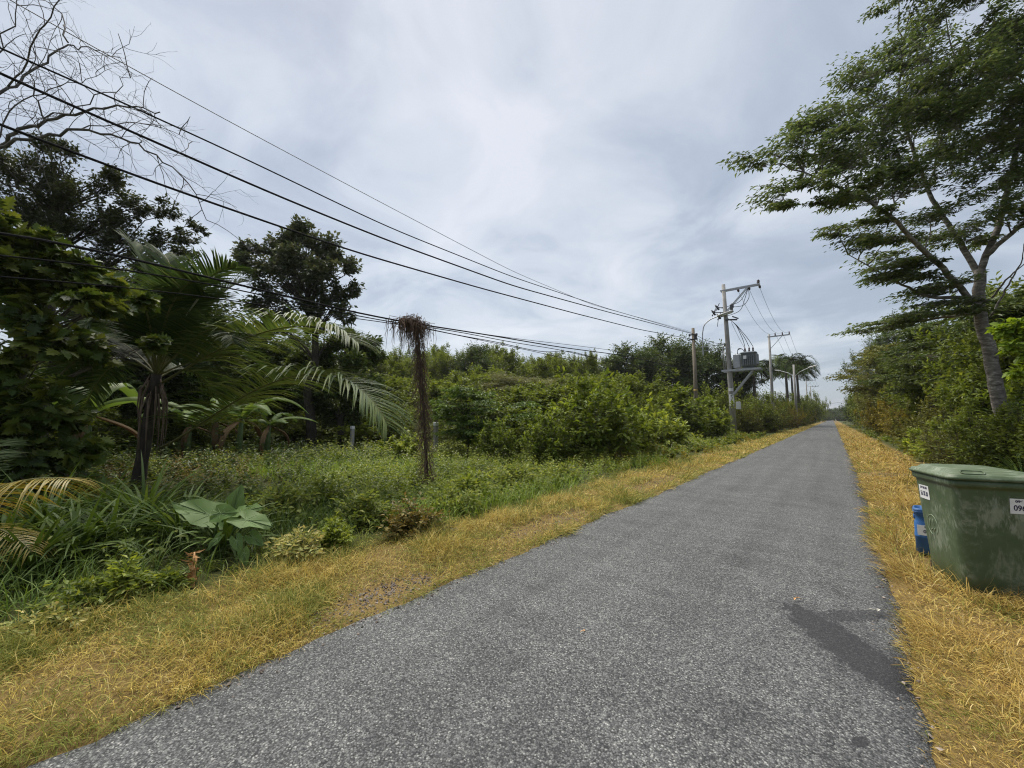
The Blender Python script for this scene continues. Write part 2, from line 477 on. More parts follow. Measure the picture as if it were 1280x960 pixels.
def road_mat():
    m, nt, out = newmat('chip_sealed_asphalt')
    tc = N(nt, 'ShaderNodeTexCoord')
    v1 = N(nt, 'ShaderNodeTexVoronoi', Scale=115.0); v2 = N(nt, 'ShaderNodeTexVoronoi', Scale=38.0)
    nb = N(nt, 'ShaderNodeTexNoise', Scale=.9, Detail=5.0, Roughness=.6)
    ns = N(nt, 'ShaderNodeTexNoise', Scale=1.0, Detail=4.0); mp = N(nt, 'ShaderNodeMapping'); mp.inputs['Scale'].default_value = (3.2, .12, 1)
    nf = N(nt, 'ShaderNodeTexNoise', Scale=22.0, Detail=5.0, Roughness=.75)
    nt.links.new(tc.outputs['Object'], mp.inputs[0]); nt.links.new(mp.outputs[0], ns.inputs['Vector'])
    for n in (v1, v2, nb, nf): nt.links.new(tc.outputs['Object'], n.inputs['Vector'])
    sp = N(nt, 'ShaderNodeSeparateColor'); nt.links.new(v1.outputs['Color'], sp.inputs[0])
    sp2 = N(nt, 'ShaderNodeSeparateColor'); nt.links.new(v2.outputs['Color'], sp2.inputs[0])
    chip = ramp(nt, [(0, (.052, .055, .057)), (.35, (.105, .109, .110)), (.75, (.19, .195, .193)), (.94, (.27, .272, .264)), (1, (.43, .425, .405))], sp.outputs[0]).outputs[0]
    gap = ramp(nt, [(.25, (1, 1, 1)), (.75, (.28, .28, .28))], mth(nt, 'MULTIPLY', v1.outputs['Distance'], 1.0)).outputs[0]
    c = mixc(nt, chip, gap, .75, 'MULTIPLY')
    rare = ramp(nt, [(.965, (0, 0, 0)), (.98, (1, 1, 1))], sp2.outputs[1]).outputs[0]
    cc = ramp(nt, [(.12, (1, 1, 1)), (.3, (0, 0, 0))], v2.outputs['Distance']).outputs[0]
    c = mixc(nt, c, (.36, .35, .33), mth(nt, 'MULTIPLY', rare, mth(nt, 'MULTIPLY', cc, .8)))
    tone = mth(nt, 'ADD', mth(nt, 'MULTIPLY', nb.outputs['Fac'], .7), mth(nt, 'MULTIPLY', ns.outputs['Fac'], .9))
    tone = mth(nt, 'ADD', tone, mth(nt, 'MULTIPLY', nf.outputs['Fac'], .8))
    mp3 = N(nt, 'ShaderNodeMapping'); mp3.inputs['Scale'].default_value = (.5, 2.2, 1); nr = N(nt, 'ShaderNodeTexNoise', Scale=1.6, Detail=5.0, Roughness=.65)
    nt.links.new(tc.outputs['Object'], mp3.inputs[0]); nt.links.new(mp3.outputs[0], nr.inputs['Vector'])
    tone = mth(nt, 'ADD', tone, mth(nt, 'MULTIPLY', mth(nt, 'SUBTRACT', nr.outputs['Fac'], .5), .9))
    tone = ramp(nt, [(.0, (.46, .466, .47)), (1, (1.03, 1.03, 1.02))], mth(nt, 'MULTIPLY', mth(nt, 'SUBTRACT', tone, .75), 1.0 / .9, True)).outputs[0]
    c = mixc(nt, c, tone, 1.0, 'MULTIPLY')
    # spilt tar / oil patch by the right edge, its own ragged outline
    def blob(cx, cy, ang, lx, ly, wob):
        mp2 = N(nt, 'ShaderNodeMapping', vector_type='TEXTURE'); mp2.inputs['Location'].default_value = (cx, cy, 0); mp2.inputs['Rotation'].default_value = (0, 0, ang); mp2.inputs['Scale'].default_value = (lx, ly, 1)
        nt.links.new(tc.outputs['Object'], mp2.inputs[0])
        sep = N(nt, 'ShaderNodeSeparateXYZ'); nt.links.new(mp2.outputs[0], sep.inputs[0])
        d = mth(nt, 'ADD', mth(nt, 'POWER', mth(nt, 'ABSOLUTE', sep.outputs[0]), 2.0), mth(nt, 'POWER', mth(nt, 'ABSOLUTE', sep.outputs[1]), 2.0))
        w = N(nt, 'ShaderNodeTexNoise', Scale=11.0, Detail=10.0, Roughness=.8); nt.links.new(tc.outputs['Object'], w.inputs['Vector'])
        d = mth(nt, 'ADD', d, mth(nt, 'MULTIPLY', mth(nt, 'SUBTRACT', w.outputs['Fac'], .5), wob))
        return ramp(nt, [(.72, (1, 1, 1)), (1.0, (0, 0, 0))], d).outputs[0]
    s = mth(nt, 'MAXIMUM', blob(STAIN[0], STAIN[1], STAIN[2], .62, .20, 3.5), mth(nt, 'MULTIPLY', blob(STAIN[3], STAIN[4], STAIN[5], .40, .10, 4.0), .75))
    s = mth(nt, 'MAXIMUM', s, mth(nt, 'MULTIPLY', blob(STAIN[0] + .05, STAIN[1], STAIN[2], .80, .32, 5.0), .35))
    s = mth(nt, 'MAXIMUM', s, blob(.02, 2.62, 1.0, .07, .03, 4.0))
    dark = mixc(nt, (.022, .022, .025), c, .10)
    c = mixc(nt, c, dark, mth(nt, 'MULTIPLY', s, .93))
    bs = N(nt, 'ShaderNodeBsdfPrincipled', Roughness=.85); bs.inputs['Specular IOR Level'].default_value = .25
    nt.links.new(c, bs.inputs['Base Color'])
    bm = N(nt, 'ShaderNodeBump', Strength=.6, Distance=.004); bm.invert = True
    nt.links.new(v1.outputs['Distance'], bm.inputs['Height']); nt.links.new(bm.outputs[0], bs.inputs['Normal'])
    nt.links.new(bs.outputs[0], out.inputs[0]); return m


_a, _b = gp(1012, 780), gp(1112, 850)
_c, _d = gp(1035, 775), gp(1090, 772)
STAIN = [(_a[0] + _b[0]) / 2, (_a[1] + _b[1]) / 2, math.atan2(_b[1] - _a[1], _b[0] - _a[0]),
         (_c[0] + _d[0]) / 2, (_c[1] + _d[1]) / 2, math.atan2(_d[1] - _c[1], _d[0] - _c[0])]
M['ground'] = ground_mat()
M['road'] = road_mat()


def bin_mat():
    m, nt, out = newmat('scuffed_green_plastic')
    tc = N(nt, 'ShaderNodeTexCoord')
    n1 = N(nt, 'ShaderNodeTexNoise', Scale=3.0, Detail=6.0, Roughness=.65); n2 = N(nt, 'ShaderNodeTexNoise', Scale=9.0, Detail=8.0, Roughness=.75)
    mp = N(nt, 'ShaderNodeMapping'); mp.inputs['Rotation'].default_value = (.5, .3, .6); mp.inputs['Scale'].default_value = (5, 30, 9)
    n3 = N(nt, 'ShaderNodeTexNoise', Scale=1.6, Detail=7.0, Roughness=.7)
    nt.links.new(tc.outputs['Object'], mp.inputs[0]); nt.links.new(mp.outputs[0], n3.inputs['Vector'])
    for n in (n1, n2): nt.links.new(tc.outputs['Object'], n.inputs['Vector'])
    c = ramp(nt, [(.3, (.050, .078, .036)), (.7, (.078, .112, .055))], n1.outputs['Fac']).outputs[0]
    sc = mth(nt, 'MULTIPLY', ramp(nt, [(.46, (0, 0, 0)), (.64, (1, 1, 1))], n3.outputs['Fac']).outputs[0], ramp(nt, [(.47, (0, 0, 0)), (.60, (1, 1, 1))], n1.outputs['Fac']).outputs[0])
    c = mixc(nt, c, (.26, .29, .22), mth(nt, 'MULTIPLY', sc, .75))
    mp4 = N(nt, 'ShaderNodeMapping'); mp4.inputs['Rotation'].default_value = (.2, .5, .3); mp4.inputs['Scale'].default_value = (34, 34, 9)
    n4 = N(nt, 'ShaderNodeTexNoise', Scale=1.0, Detail=6.0, Roughness=.7); nt.links.new(tc.outputs['Object'], mp4.inputs[0]); nt.links.new(mp4.outputs[0], n4.inputs['Vector'])
    for (bx_, by_, bz_, br_, am) in ((-.02, -.33, .69, .15, .45), (.13, -.33, .62, .12, .3), (-.26, .0, .42, .13, .32), (-.26, .12, .32, .11, .28), (.02, -.3, .30, .14, .25)):
        vd = nt.nodes.new('ShaderNodeVectorMath'); vd.operation = 'DISTANCE'; nt.links.new(tc.outputs['Object'], vd.inputs[0]); vd.inputs[1].default_value = (bx_, by_, bz_)
        f_ = mth(nt, 'SUBTRACT', mth(nt, 'ADD', n4.outputs['Fac'], .10), mth(nt, 'MULTIPLY', vd.outputs['Value'], .36 / br_ * .6))
        c = mixc(nt, c, (.34, .37, .30), mth(nt, 'MULTIPLY', ramp(nt, [(.40, (0, 0, 0)), (.56, (1, 1, 1))], f_).outputs[0], am))
    dust = ramp(nt, [(.45, (0, 0, 0)), (.8, (1, 1, 1))], n2.outputs['Fac']).outputs[0]
    c = mixc(nt, c, (.20, .19, .12), mth(nt, 'MULTIPLY', dust, .22))
    bs = N(nt, 'ShaderNodeBsdfPrincipled'); bs.inputs['Specular IOR Level'].default_value = .4
    nt.links.new(c, bs.inputs['Base Color'])
    nt.links.new(ramp(nt, [(.3, (.42,) * 3), (.7, (.62,) * 3)], n2.outputs['Fac']).outputs[0], bs.inputs['Roughness'])
    bm = N(nt, 'ShaderNodeBump', Strength=.12, Distance=.01); nt.links.new(n2.outputs['Fac'], bm.inputs['Height']); nt.links.new(bm.outputs[0], bs.inputs['Normal'])
    nt.links.new(bs.outputs[0], out.inputs[0]); return m


M['bin'] = bin_mat()
rng = np.random.default_rng(7)

# ------------------------------------------------------------------ ground, road, verges
RX0, RX1 = -2.89, .35           # road edges


def smooth_noise(x, y, seed, sc):
    r = np.random.default_rng(seed); out = 0
    for k in range(6):
        a = r.uniform(0, 2 * np.pi); f = sc * r.uniform(.6, 1.8); p = r.uniform(0, 6.28)
        out = out + np.sin((x * np.cos(a) + y * np.sin(a)) * f + p)
    return out / 6


def gz(x, y):                    # height of the ground
    x = np.asarray(x, float); y = np.asarray(y, float)
    l = np.clip((RX0 - .15 - x) / .6, 0, 1); r = np.clip((x - RX1 - .15) / .6, 0, 1)
    e = np.maximum(l, r)
    z = e * (.035 + .03 * smooth_noise(x, y, 3, 1.4))
    z = z + np.clip((-4.3 - x) / 5, 0, 1) * (.10 * smooth_noise(x, y, 9, .5) - .05)
    return z


g = np.concatenate([-np.geomspace(900, 20, 24), np.arange(-19.5, 12, .25), np.geomspace(12.5, 900, 24)])
gy = np.concatenate([-np.geomspace(600, 6, 12), np.arange(-5.5, 40, .3), np.geomspace(41, 1200, 36)])
X, Y = np.meshgrid(g, gy, indexing='ij')
Zg = gz(X, Y)
mb = MB(); nx, ny = X.shape
i, j = np.meshgrid(np.arange(nx - 1), np.arange(ny - 1), indexing='ij')
mb.add(np.stack([X, Y, Zg], -1).reshape(-1, 3), np.stack([i * ny + j, (i + 1) * ny + j, (i + 1) * ny + j + 1, i * ny + j + 1], -1).reshape(-1, 4))
tag(mb.build('ground', M['ground']), 'soil and dead thatch beside the road', kind='structure')

ys = np.concatenate([np.arange(-12, 30, .12), np.arange(30, 100, .6), np.arange(100, 420, 4.0)])
ej = lambda s: .045 * smooth_noise(ys * 0, ys, s, 5.5) + .05 * smooth_noise(ys * 0, ys, s + 1, 1.3) + rng.normal(0, .012, len(ys))
xl, xr = RX0 + ej(21), RX1 + ej(31) + np.clip((ys - 6) / 12, 0, 1) * .15
f = np.concatenate([[0, .004], np.linspace(.05, .95, 10), [.996, 1]]); nxr = len(f)
XX = xl[:, None] * (1 - f) + xr[:, None] * f
ZZ = .012 + .035 * (1 - (2 * f - 1) ** 2)[None] + 0 * XX
ZZ[:, 0] = ZZ[:, -1] = -.03
mb = MB(); i, j = np.meshgrid(np.arange(len(ys) - 1), np.arange(nxr - 1), indexing='ij')
mb.add(np.stack([XX, np.repeat(ys[:, None], nxr, 1), ZZ], -1).reshape(-1, 3), np.stack([i * nxr + j, i * nxr + j + 1, (i + 1) * nxr + j + 1, (i + 1) * nxr + j], -1).reshape(-1, 4))
tag(mb.build('road', M['road']), 'narrow grey chip sealed road with ragged edges', kind='structure')

BARE = [(*gp(482, 744)[:2], .55, .16), (*gp(690, 655)[:2], 1.1, .28), (*gp(820, 605)[:2], 1.6, .22), (*gp(1125, 597)[:2], .55, 1.6)]


def bare(x, y):
    b = np.zeros_like(x)
    for k, (cx, cy, ly, lx) in enumerate(BARE):
        if k == 3: lx, ly = ly + .2, .35
        d = ((x - cx) / lx) ** 2 + ((y - cy) / ly) ** 2
        b = np.maximum(b, np.clip(1.5 - d - .5 * smooth_noise(x, y, 5, 9), 0, 1))
    return b


def scatter(x0, x1, y0, y1, dens, dref, rng):
    """random ground points whose density falls with the square of the distance beyond dref"""
    out = []
    yy = y0
    while yy < y1:
        st = max(.5, .12 * abs(yy)); ye = min(y1, yy + st)
        d = max(dref, math.hypot((x0 + x1) / 2 * .8, (yy + ye) / 2))
        n = int((x1 - x0) * (ye - yy) * dens * (dref / d) ** 1.75)
        out.append(np.column_stack([rng.uniform(x0, x1, n), rng.uniform(yy, ye, n)])); yy = ye
    return np.concatenate(out)


def verge(name, label, x0, x1, mat, seed, dens, side):
    r = np.random.default_rng(seed); mb = MB()
    P = scatter(x0, x1, -1.5, 150, dens, 3.2, r)
    x, y = P[:, 0], P[:, 1]
    edge = np.interp(y, ys, xl if side < 0 else xr)
    ins = (edge - x) if side < 0 else (x - edge)       # metres inside the verge
    wob = .05 * smooth_noise(x, y, 21 if side < 0 else 31, 6.0)
    outer = 1.75 + .25 * smooth_noise(x, y, 77, .9)
    prob = np.clip((ins + wob + .05) / .07, 0, 1) * np.clip((outer - ins) / .4, .0, 1) * (1 - .8 * bare(x, y))
    prob *= np.clip(.75 + 1.1 * smooth_noise(x, y, 12, 4.5), .25, 1)
    keep = r.random(len(x)) < prob
    x, y, ins = x[keep], y[keep], ins[keep]; n = len(x)
    d = np.sqrt(x * x + y * y + 2.4); k = np.maximum(1, d / 3.6)
    az = r.uniform(0, 2 * np.pi, n)
    comb = np.where(r.random(n) < .45, 1, 0)            # some lean out over the tarmac
    az = np.where((r.random(n) < .75) & (ins < .14) | (comb == 1) & (ins < .3), (0 if side < 0 else np.pi) + r.normal(0, .7, n), az)
    tall = np.clip(.8 + 1.2 * smooth_noise(x, y, 44, 4.5), .4, 1.9)
    L = r.uniform(.055, .165, n) * tall * np.minimum(k, 1.7)
    L = np.where(ins < .10, L * .85, L)
    W = r.uniform(.0028, .0055, n) * np.minimum(k, 9)
    EL = r.uniform(.05, 1.15, n); bend = r.normal(.9, .8, n)
    z = gz(x, y) + r.uniform(-.005, .03, n)
    blades(mb, np.column_stack([x, y, z]), az, EL, L, W, bend, 3, twist=r.normal(0, .5, n))
    print(name, n)
    return tag(mb.build(name, mat), label, kind='stuff')


verge('dry_grass', 'matted yellow and green grass along the left road edge', -4.85, RX0 + .25, M['verge_left'], 11, 8500, -1)
verge('dry_grass', 'dry golden grass along the right road edge under the bin', RX1 - .3, RX1 + 2.2, M['verge_right'], 12, 9000, 1)

# gravel on the bare spots
r = np.random.default_rng(5); mb = MB(); pts = []
for k, (cx, cy, ly, lx) in enumerate(BARE):
    if k == 3: lx, ly = ly + .2, .35
    n = 700
    pts.append(np.column_stack([cx + r.normal(0, lx * .75, n), cy + r.normal(0, ly * .75, n)]))
# loose chippings on the seal by both edges
yy = r.uniform(.5, 30, 900) ** 1; pts.append(np.column_stack([RX0 + np.abs(r.normal(0, .10, 900)), yy]))
yy = r.uniform(1, 20, 500); pts.append(np.column_stack([RX1 - np.abs(r.normal(0, .08, 500)), yy]))
P = np.concatenate(pts); n = len(P); s = r.uniform(.004, .013, n)
ico = np.array([[1, 0, 0], [0, 1, 0], [-1, 0, 0], [0, -1, 0], [0, 0, .7], [0, 0, -.7]])
V = (ico[None] + r.normal(0, .25, (n, 6, 3))) * s[:, None, None]
z = np.where((P[:, 0] > RX0) & (P[:, 0] < RX1), .016, gz(P[:, 0], P[:, 1])) + s * .4
V += np.column_stack([P, z])[:, None]
tf = np.array([[0, 1, 4], [1, 2, 4], [2, 3, 4], [3, 0, 4], [1, 0, 5], [2, 1, 5], [3, 2, 5], [0, 3, 5]])
mb.add(V.reshape(-1, 3), ((np.arange(n) * 6)[:, None, None] + tf[None]).reshape(-1, 3), smooth=False)
tag(mb.build('gravel', M['stone']), 'loose grey gravel on bare spots of the verges', kind='stuff')


# ------------------------------------------------------------------ weeds (ground cover)
def herbs(mb, P, hgt, rng, nst=3, nlf=7, ll=(.05, .10), asp=.5, spread=.5, tpl=T_SIMPLE, stemmb=None):
    """small weeds: a few leaning stems each with leaves all the way up"""
    n = len(P)
    for s in range(nst):
        az = rng.uniform(0, 2 * np.pi, n); ln = hgt * rng.uniform(.6, 1.05, n)
        sp = rng.uniform(.1, spread, n) * ln
        tip = P + np.column_stack([np.cos(az) * sp, np.sin(az) * sp, ln])
        if stemmb is not None:
            twigs(stemmb, P, tip, .004, .002)
        for k in range(nlf):
            t = (k + .6) / nlf
            pos = P + (tip - P) * t
            a2 = rng.uniform(0, 2 * np.pi, n)
            D = np.column_stack([np.cos(a2), np.sin(a2), rng.normal(.15, .35, n)])
            Nn = np.column_stack([rng.normal(0, .35, n), rng.normal(0, .35, n), np.ones(n)])
            L = rng.uniform(ll[0], ll[1], n) * (1.15 - .5 * t)
            leaves(mb, pos, D, Nn, L, L * asp, tpl)


def weed_field(name, label, mat, x0, x1, y0, y1, dens, hfun, seed, mask=None, near_cut=False, **kw):
    r = np.random.default_rng(seed); mb = MB()
    P = scatter(x0, x1, y0, y1, dens * 1.9, 4.6, r)
    if near_cut: P = P[r.random(len(P)) < np.clip((P[:, 1] + .35 * (P[:, 0] + 4.5) - 2.0) / 1.2, .10, 1)]
    if mask is not None:
        P = P[r.random(len(P)) < mask(P[:, 0], P[:, 1])]
    d = np.hypot(P[:, 0], P[:, 1]); k = np.maximum(1, d / 9)
    h = hfun(P[:, 0], P[:, 1]) * r.uniform(.6, 1.2, len(P))
    z = gz(P[:, 0], P[:, 1]) - .02
    P3 = np.column_stack([P, z])
    for lo, hi in ((0, 9), (9, 14), (14, 22), (22, 35), (35, 400)):
        s = (d >= lo) & (d < hi)
        if s.any():
            kk = max(1.0, (lo + 1) / 10)
            kw2 = dict(kw); kw2['ll'] = tuple(v * min(kk, 2.6) for v in kw.get('ll', (.05, .10)))
            herbs(mb, P3[s], h[s], r, **kw2)
    print(name, len(P))
    return tag(mb.build(name, mat), label, kind='stuff')


edge_l = lambda x, y: np.clip((-4.45 + .3 * smooth_noise(x, y, 77, .9) - x) / .35, 0, 1)
lawnc = gp(440, 580)
lawn_mask = lambda x, y: np.clip(1.6 - ((x - lawnc[0]) / 3.5) ** 2 - ((y - lawnc[1]) / 3.2) ** 2, 0, 1)
hw = lambda x, y: np.clip(.40 + .30 * smooth_noise(x, y, 61, .9) + .22 * smooth_noise(x, y, 62, 2.4), .12, 1.0) + .06 * np.clip(-x - 6, 0, 4)
weed_field('weeds', 'low leafy green weeds covering the left roadside plot', M['leaf_mid'], -16, -4.1, -2, 46, 46, hw, 41,
           mask=lambda x, y: edge_l(x, y) * (1 - .8 * lawn_mask(x, y)) * np.clip(.65 + 1.0 * smooth_noise(x, y, 8, .9), .1, 1), nst=3, nlf=8, ll=(.07, .145), near_cut=True)
weed_field('weeds', 'pale green nettle like weeds among the darker ones', M['leaf_weed'], -15, -4.4, 2, 40, 38, lambda x, y: hw(x, y) * 1.15, 42,
           mask=lambda x, y: edge_l(x, y) * (1 - .6 * lawn_mask(x, y)) * np.clip(.5 + 1.3 * smooth_noise(x, y, 18, .8), 0.08, 1), nst=3, nlf=8, ll=(.06, .12), near_cut=True)
bw = gp(260, 590)
weed_field('weeds', 'brownish withering weeds between the coconut palm and the banana plants', M['leaf_brown'], -22, -5.5, .5, 16, 30, lambda x, y: .5 + 0 * x, 43,
           mask=lambda x, y: np.clip(1.5 - ((x - bw[0]) / 3.6) ** 2 - ((y - bw[1]) / 2.2) ** 2, 0, 1), nst=3, nlf=7, ll=(.04, .085))
weed_field('weeds', 'rusty and golden weeds where the left verge meets the bushes', M['leaf_gold'], -6.6, -4.0, 11, 90, 14, lambda x, y: .42 + .12 * smooth_noise(x, y, 3, .8), 44,
           mask=lambda x, y: np.clip(.55 + 1.1 * smooth_noise(x, y, 28, .5), 0, 1), nst=4, nlf=7, ll=(.05, .10), asp=.35)
weed_field('weeds', 'low green weeds at the foot of the right hand hedge', M['leaf_mid'], 2.0, 5.5, 5, 110, 30, lambda x, y: .35 + .15 * smooth_noise(x, y, 61, .8), 45,
           mask=lambda x, y: np.clip((x - 2.2 - .4 * smooth_noise(x, y, 5, .8)) / .5, 0, 1), nst=3, nlf=7, ll=(.05, .11))
weed_field('weeds', 'dry rusty weeds along the outer edge of the right verge', M['leaf_gold'], 1.6, 3.2, 12, 120, 8, lambda x, y: .38 + 0 * x, 46,
           mask=lambda x, y: np.clip(.4 + 1.1 * smooth_noise(x, y, 48, .5), 0, 1), nst=4, nlf=7, ll=(.05, .10), asp=.3)
weed_field('undergrowth', 'dark leafy undergrowth beneath the trees on the left', M['leaf_dark'], -30, -6, -9, 9, 18, lambda x, y: .6 + .25 * smooth_noise(x, y, 5, .6), 47,
           mask=lambda x, y: np.clip((-7.2 - x + .1 * y) / 1.5, 0, 1), nst=3, nlf=7, ll=(.09, .17))
weed_field('weeds', 'tangled low weeds between the strap leaved plants and the grass edge', M['leaf_mid'], -9.5, -4.1, -4, 4.2, 26, lambda x, y: .14 + .08 * smooth_noise(x, y, 61, 1.5), 48,
           mask=lambda x, y: edge_l(x, y), nst=3, nlf=6, ll=(.035, .08), asp=.4)
r = np.random.default_rng(52); mb = MB()
P = np.column_stack([r.uniform(-8.5, -4.2, 20000), r.uniform(-3.5, 4.5, 20000)]); P = P[r.random(len(P)) < edge_l(P[:, 0], P[:, 1]) * np.clip(.65 + 1.0 * smooth_noise(P[:, 0], P[:, 1], 15, 1.6), .15, 1)]; n = len(P)
blades(mb, np.column_stack([P, gz(P[:, 0], P[:, 1])]), r.uniform(0, 6.28, n), r.uniform(.6, 1.5, n), r.uniform(.2, .55, n), r.uniform(.006, .012, n), r.normal(1.0, .6, n), 4)
tag(mb.build('rank_grass', M['strap']), 'dark rank grass among the plants at the lower left', kind='stuff')
r = np.random.default_rng(53); mb = MB()
P = np.column_stack([r.uniform(-13, -5, 900), r.uniform(4, 22, 900)]); P = P[r.random(900) < np.clip(smooth_noise(P[:, 0], P[:, 1], 70, .9) * 1.6 + .05, 0, .6)]; n = len(P)
for k in range(3): leaves(mb, np.column_stack([P + r.normal(0, .06, (n, 2)), gz(P[:, 0], P[:, 1]) + hw(P[:, 0], P[:, 1]) * r.uniform(.85, 1.2, n)]), r.normal(0, 1, (n, 3)), np.tile([0, 0, 1.0], (n, 1)) + r.normal(0, .4, (n, 3)), .035, .03)
tag(mb.build('wild_flowers', M['flower']), 'tiny whitish flower heads scattered over the weeds', kind='stuff')
# fresh grass: the small meadow under the round tree and a strip by the verge
r = np.random.default_rng(51); mb = MB()
P = scatter(lawnc[0] - 5, lawnc[0] + 5, lawnc[1] - 5, lawnc[1] + 5, 500, 7, r); P = P[r.random(len(P)) < lawn_mask(P[:, 0], P[:, 1])]
P2 = scatter(-5.3, -4.1, 3.5, 14, 900, 7, r); P2 = P2[r.random(len(P2)) < np.clip(1.2 - np.abs(P2[:, 0] + 4.7) / .45, 0, 1) * np.clip(.4 + smooth_noise(P2[:, 0], P2[:, 1], 4, .9), 0, 1)]
P3 = scatter(-13, -5, 4, 30, 60, 7, r)
P = np.concatenate([P, P2, P3]); n = len(P); d = np.hypot(P[:, 0], P[:, 1])
blades(mb, np.column_stack([P, gz(P[:, 0], P[:, 1])]), r.uniform(0, 6.28, n), r.uniform(.7, 1.5, n), r.uniform(.2, .5, n), r.uniform(.006, .011, n) * np.maximum(1, d / 8), r.normal(.9, .5, n), 3)
tag(mb.build('green_grass', M['lawn']), 'tall fresh green grass in the clearing and beside the verge', kind='stuff')


# ------------------------------------------------------------------ trees
def clump_leaves(lmb, tmb, C, RAD, ntw, nlf, ll, asp, rng, droop=.3, tpl=T_SIMPLE, out=None, fan=None, tw_r=.006, inner=.15, flat=.0, upn=1.0):
    """one crown clump: twigs from the clump's heart to its outside, leaves along each twig"""
    C = np.asarray(C, float); RAD = np.asarray(RAD, float)
    v = nrm(rng.normal(0, 1, (ntw, 3)))
    if out is not None:
        v = nrm(v + np.asarray(out, float) * (fan or .8))
    fr = rng.uniform(.55, 1.08, ntw)
    E = C + v * RAD * fr[:, None]
    S = C + v * RAD * inner * rng.uniform(0, 1, (ntw, 1)) - (0 if out is None else np.asarray(out) * RAD * .6)
    if tmb is not None:
        twigs(tmb, S, E, tw_r, tw_r * .35)
    T = nrm(E - S); side = nrm(np.cross(T, np.array([0, 0, 1.0])) + 1e-4)
    ts = np.linspace(.25, 1.0, nlf)
    for k, t in enumerate(ts):
        sg = 1 if k % 2 else -1
        pos = S + (E - S) * t; pos[:, 2] += .06 * np.linalg.norm(E - S, axis=1) * 4 * t * (1 - t)
        pos += rng.normal(0, .10, (ntw, 3)) * RAD * .5
        D = T * (.55 if k < nlf - 1 else 1.2) + side * sg * (.9 if k < nlf - 1 else .1) + rng.normal(0, .38, (ntw, 3))
        D[:, 2] = D[:, 2] * (1 - flat) - droop
        Nn = rng.normal(0, .45, (ntw, 3)); Nn[:, 2] += upn
        L = rng.uniform(.65, 1.2, ntw) * ll
        leaves(lmb, pos, D, Nn, L, L * asp * rng.uniform(.8, 1.2, ntw), tpl)


def limb(mb, a, b, ra, rb, rng, sag=.12, n=5, sides=7, wob=.05):
    a = np.asarray(a, float); b = np.asarray(b, float); L = np.linalg.norm(b - a)
    t = np.linspace(0, 1, n)[:, None]
    P = a + (b - a) * t; P[:, 2] += sag * L * 4 * (t * (1 - t))[:, 0] * .5
    P[1:-1] += rng.normal(0, wob * L, (n - 2, 3)) * .6
    tube(mb, P, ra + (rb - ra) * t[:, 0] ** .8, sides)


def crown_tree(seed, H, R, cb, ncl, cr, ntw, nlf, ll, asp, trunk_r, tpl=T_SIMPLE, droop=.3, flat=0., squash=.75, lean=0., top=1.0, twig=True, trunk_h=None, rough=.25):
    """a tree in its own coordinates: tapered trunk with limbs to every clump, crown of leaf clumps in an uneven envelope"""
    r = np.random.default_rng(seed); tm, lm = MB(), MB()
    th = trunk_h if trunk_h is not None else cb + (H - cb) * .55
    wob = r.normal(0, .03 * H, (6, 2)); wob[0] = 0
    zz = np.linspace(-.15, th, 6); TP = np.column_stack([np.cumsum(wob[:, 0]) * .35 + lean * zz, np.cumsum(wob[:, 1]) * .35, zz])
    rr = trunk_r * np.linspace(1.0, .45, 6); rr[0] *= 1.35
    tube(tm, TP, rr, 10)
    cz, hz = (cb + H) / 2, (H - cb) / 2
    for k in range(ncl):
        a = 2.399 * k + r.uniform(-.5, .5); u = 1 - 2 * (k + .5) / ncl
        u = np.clip(u + r.normal(0, .12), -.95, .97)
        s = math.sqrt(max(0.0, 1 - u * u)); f = r.uniform(.45, 1.0 - .05)
        wv = 1 + rough * math.sin(2 * a + seed) * .6 + r.normal(0, rough * .5)
        if u < 0: s *= top if top > 1 else 1
        c = np.array([math.cos(a) * s * (R - cr * .6) * f * wv, math.sin(a) * s * (R - cr * .6) * f * wv, cz + u * (hz - cr * .55) * (f ** .5) * (1 + r.normal(0, rough * .3))])
        c[:2] += TP[-1, :2]
        q = cr * r.uniform(.65, 1.25)
        i0 = np.clip((c[2] - .35 * math.hypot(*(c[:2] - TP[-1, :2])) - .2) / th, .35, 1.0) * (len(TP) - 1)
        i1 = int(i0); st = TP[i1] if i1 >= len(TP) - 1 else TP[i1] + (TP[i1 + 1] - TP[i1]) * (i0 - i1)
        lr = trunk_r * r.uniform(.22, .38)
        limb(tm, st, c, lr, lr * .3, r, sides=6)
        o = nrm(c - np.array([TP[-1, 0], TP[-1, 1], cz - hz * .3]))
        clump_leaves(lm, tm if twig else None, c, (q, q, q * squash), ntw, nlf, ll, asp, r, droop, tpl, out=o * np.array([1, 1, .6]), fan=.5, tw_r=.004 + .01 * trunk_r, flat=flat)
        if squash > .5 and cr < .9 and u > -.2 and r.random() < .6:          # a shoot standing out of the crown
            for _ in range(2):
                c2 = c + o * q * r.uniform(.6, 1.0) + r.normal(0, .25, 3) * q
                clump_leaves(lm, tm if twig else None, c2, (q * .32, q * .32, q * .62), max(5, ntw // 5), nlf, ll * .95, asp, r, droop, tpl, out=np.array([o[0] * .5, o[1] * .5, .8]), fan=.9, tw_r=.004 + .01 * trunk_r)
    return tm, lm


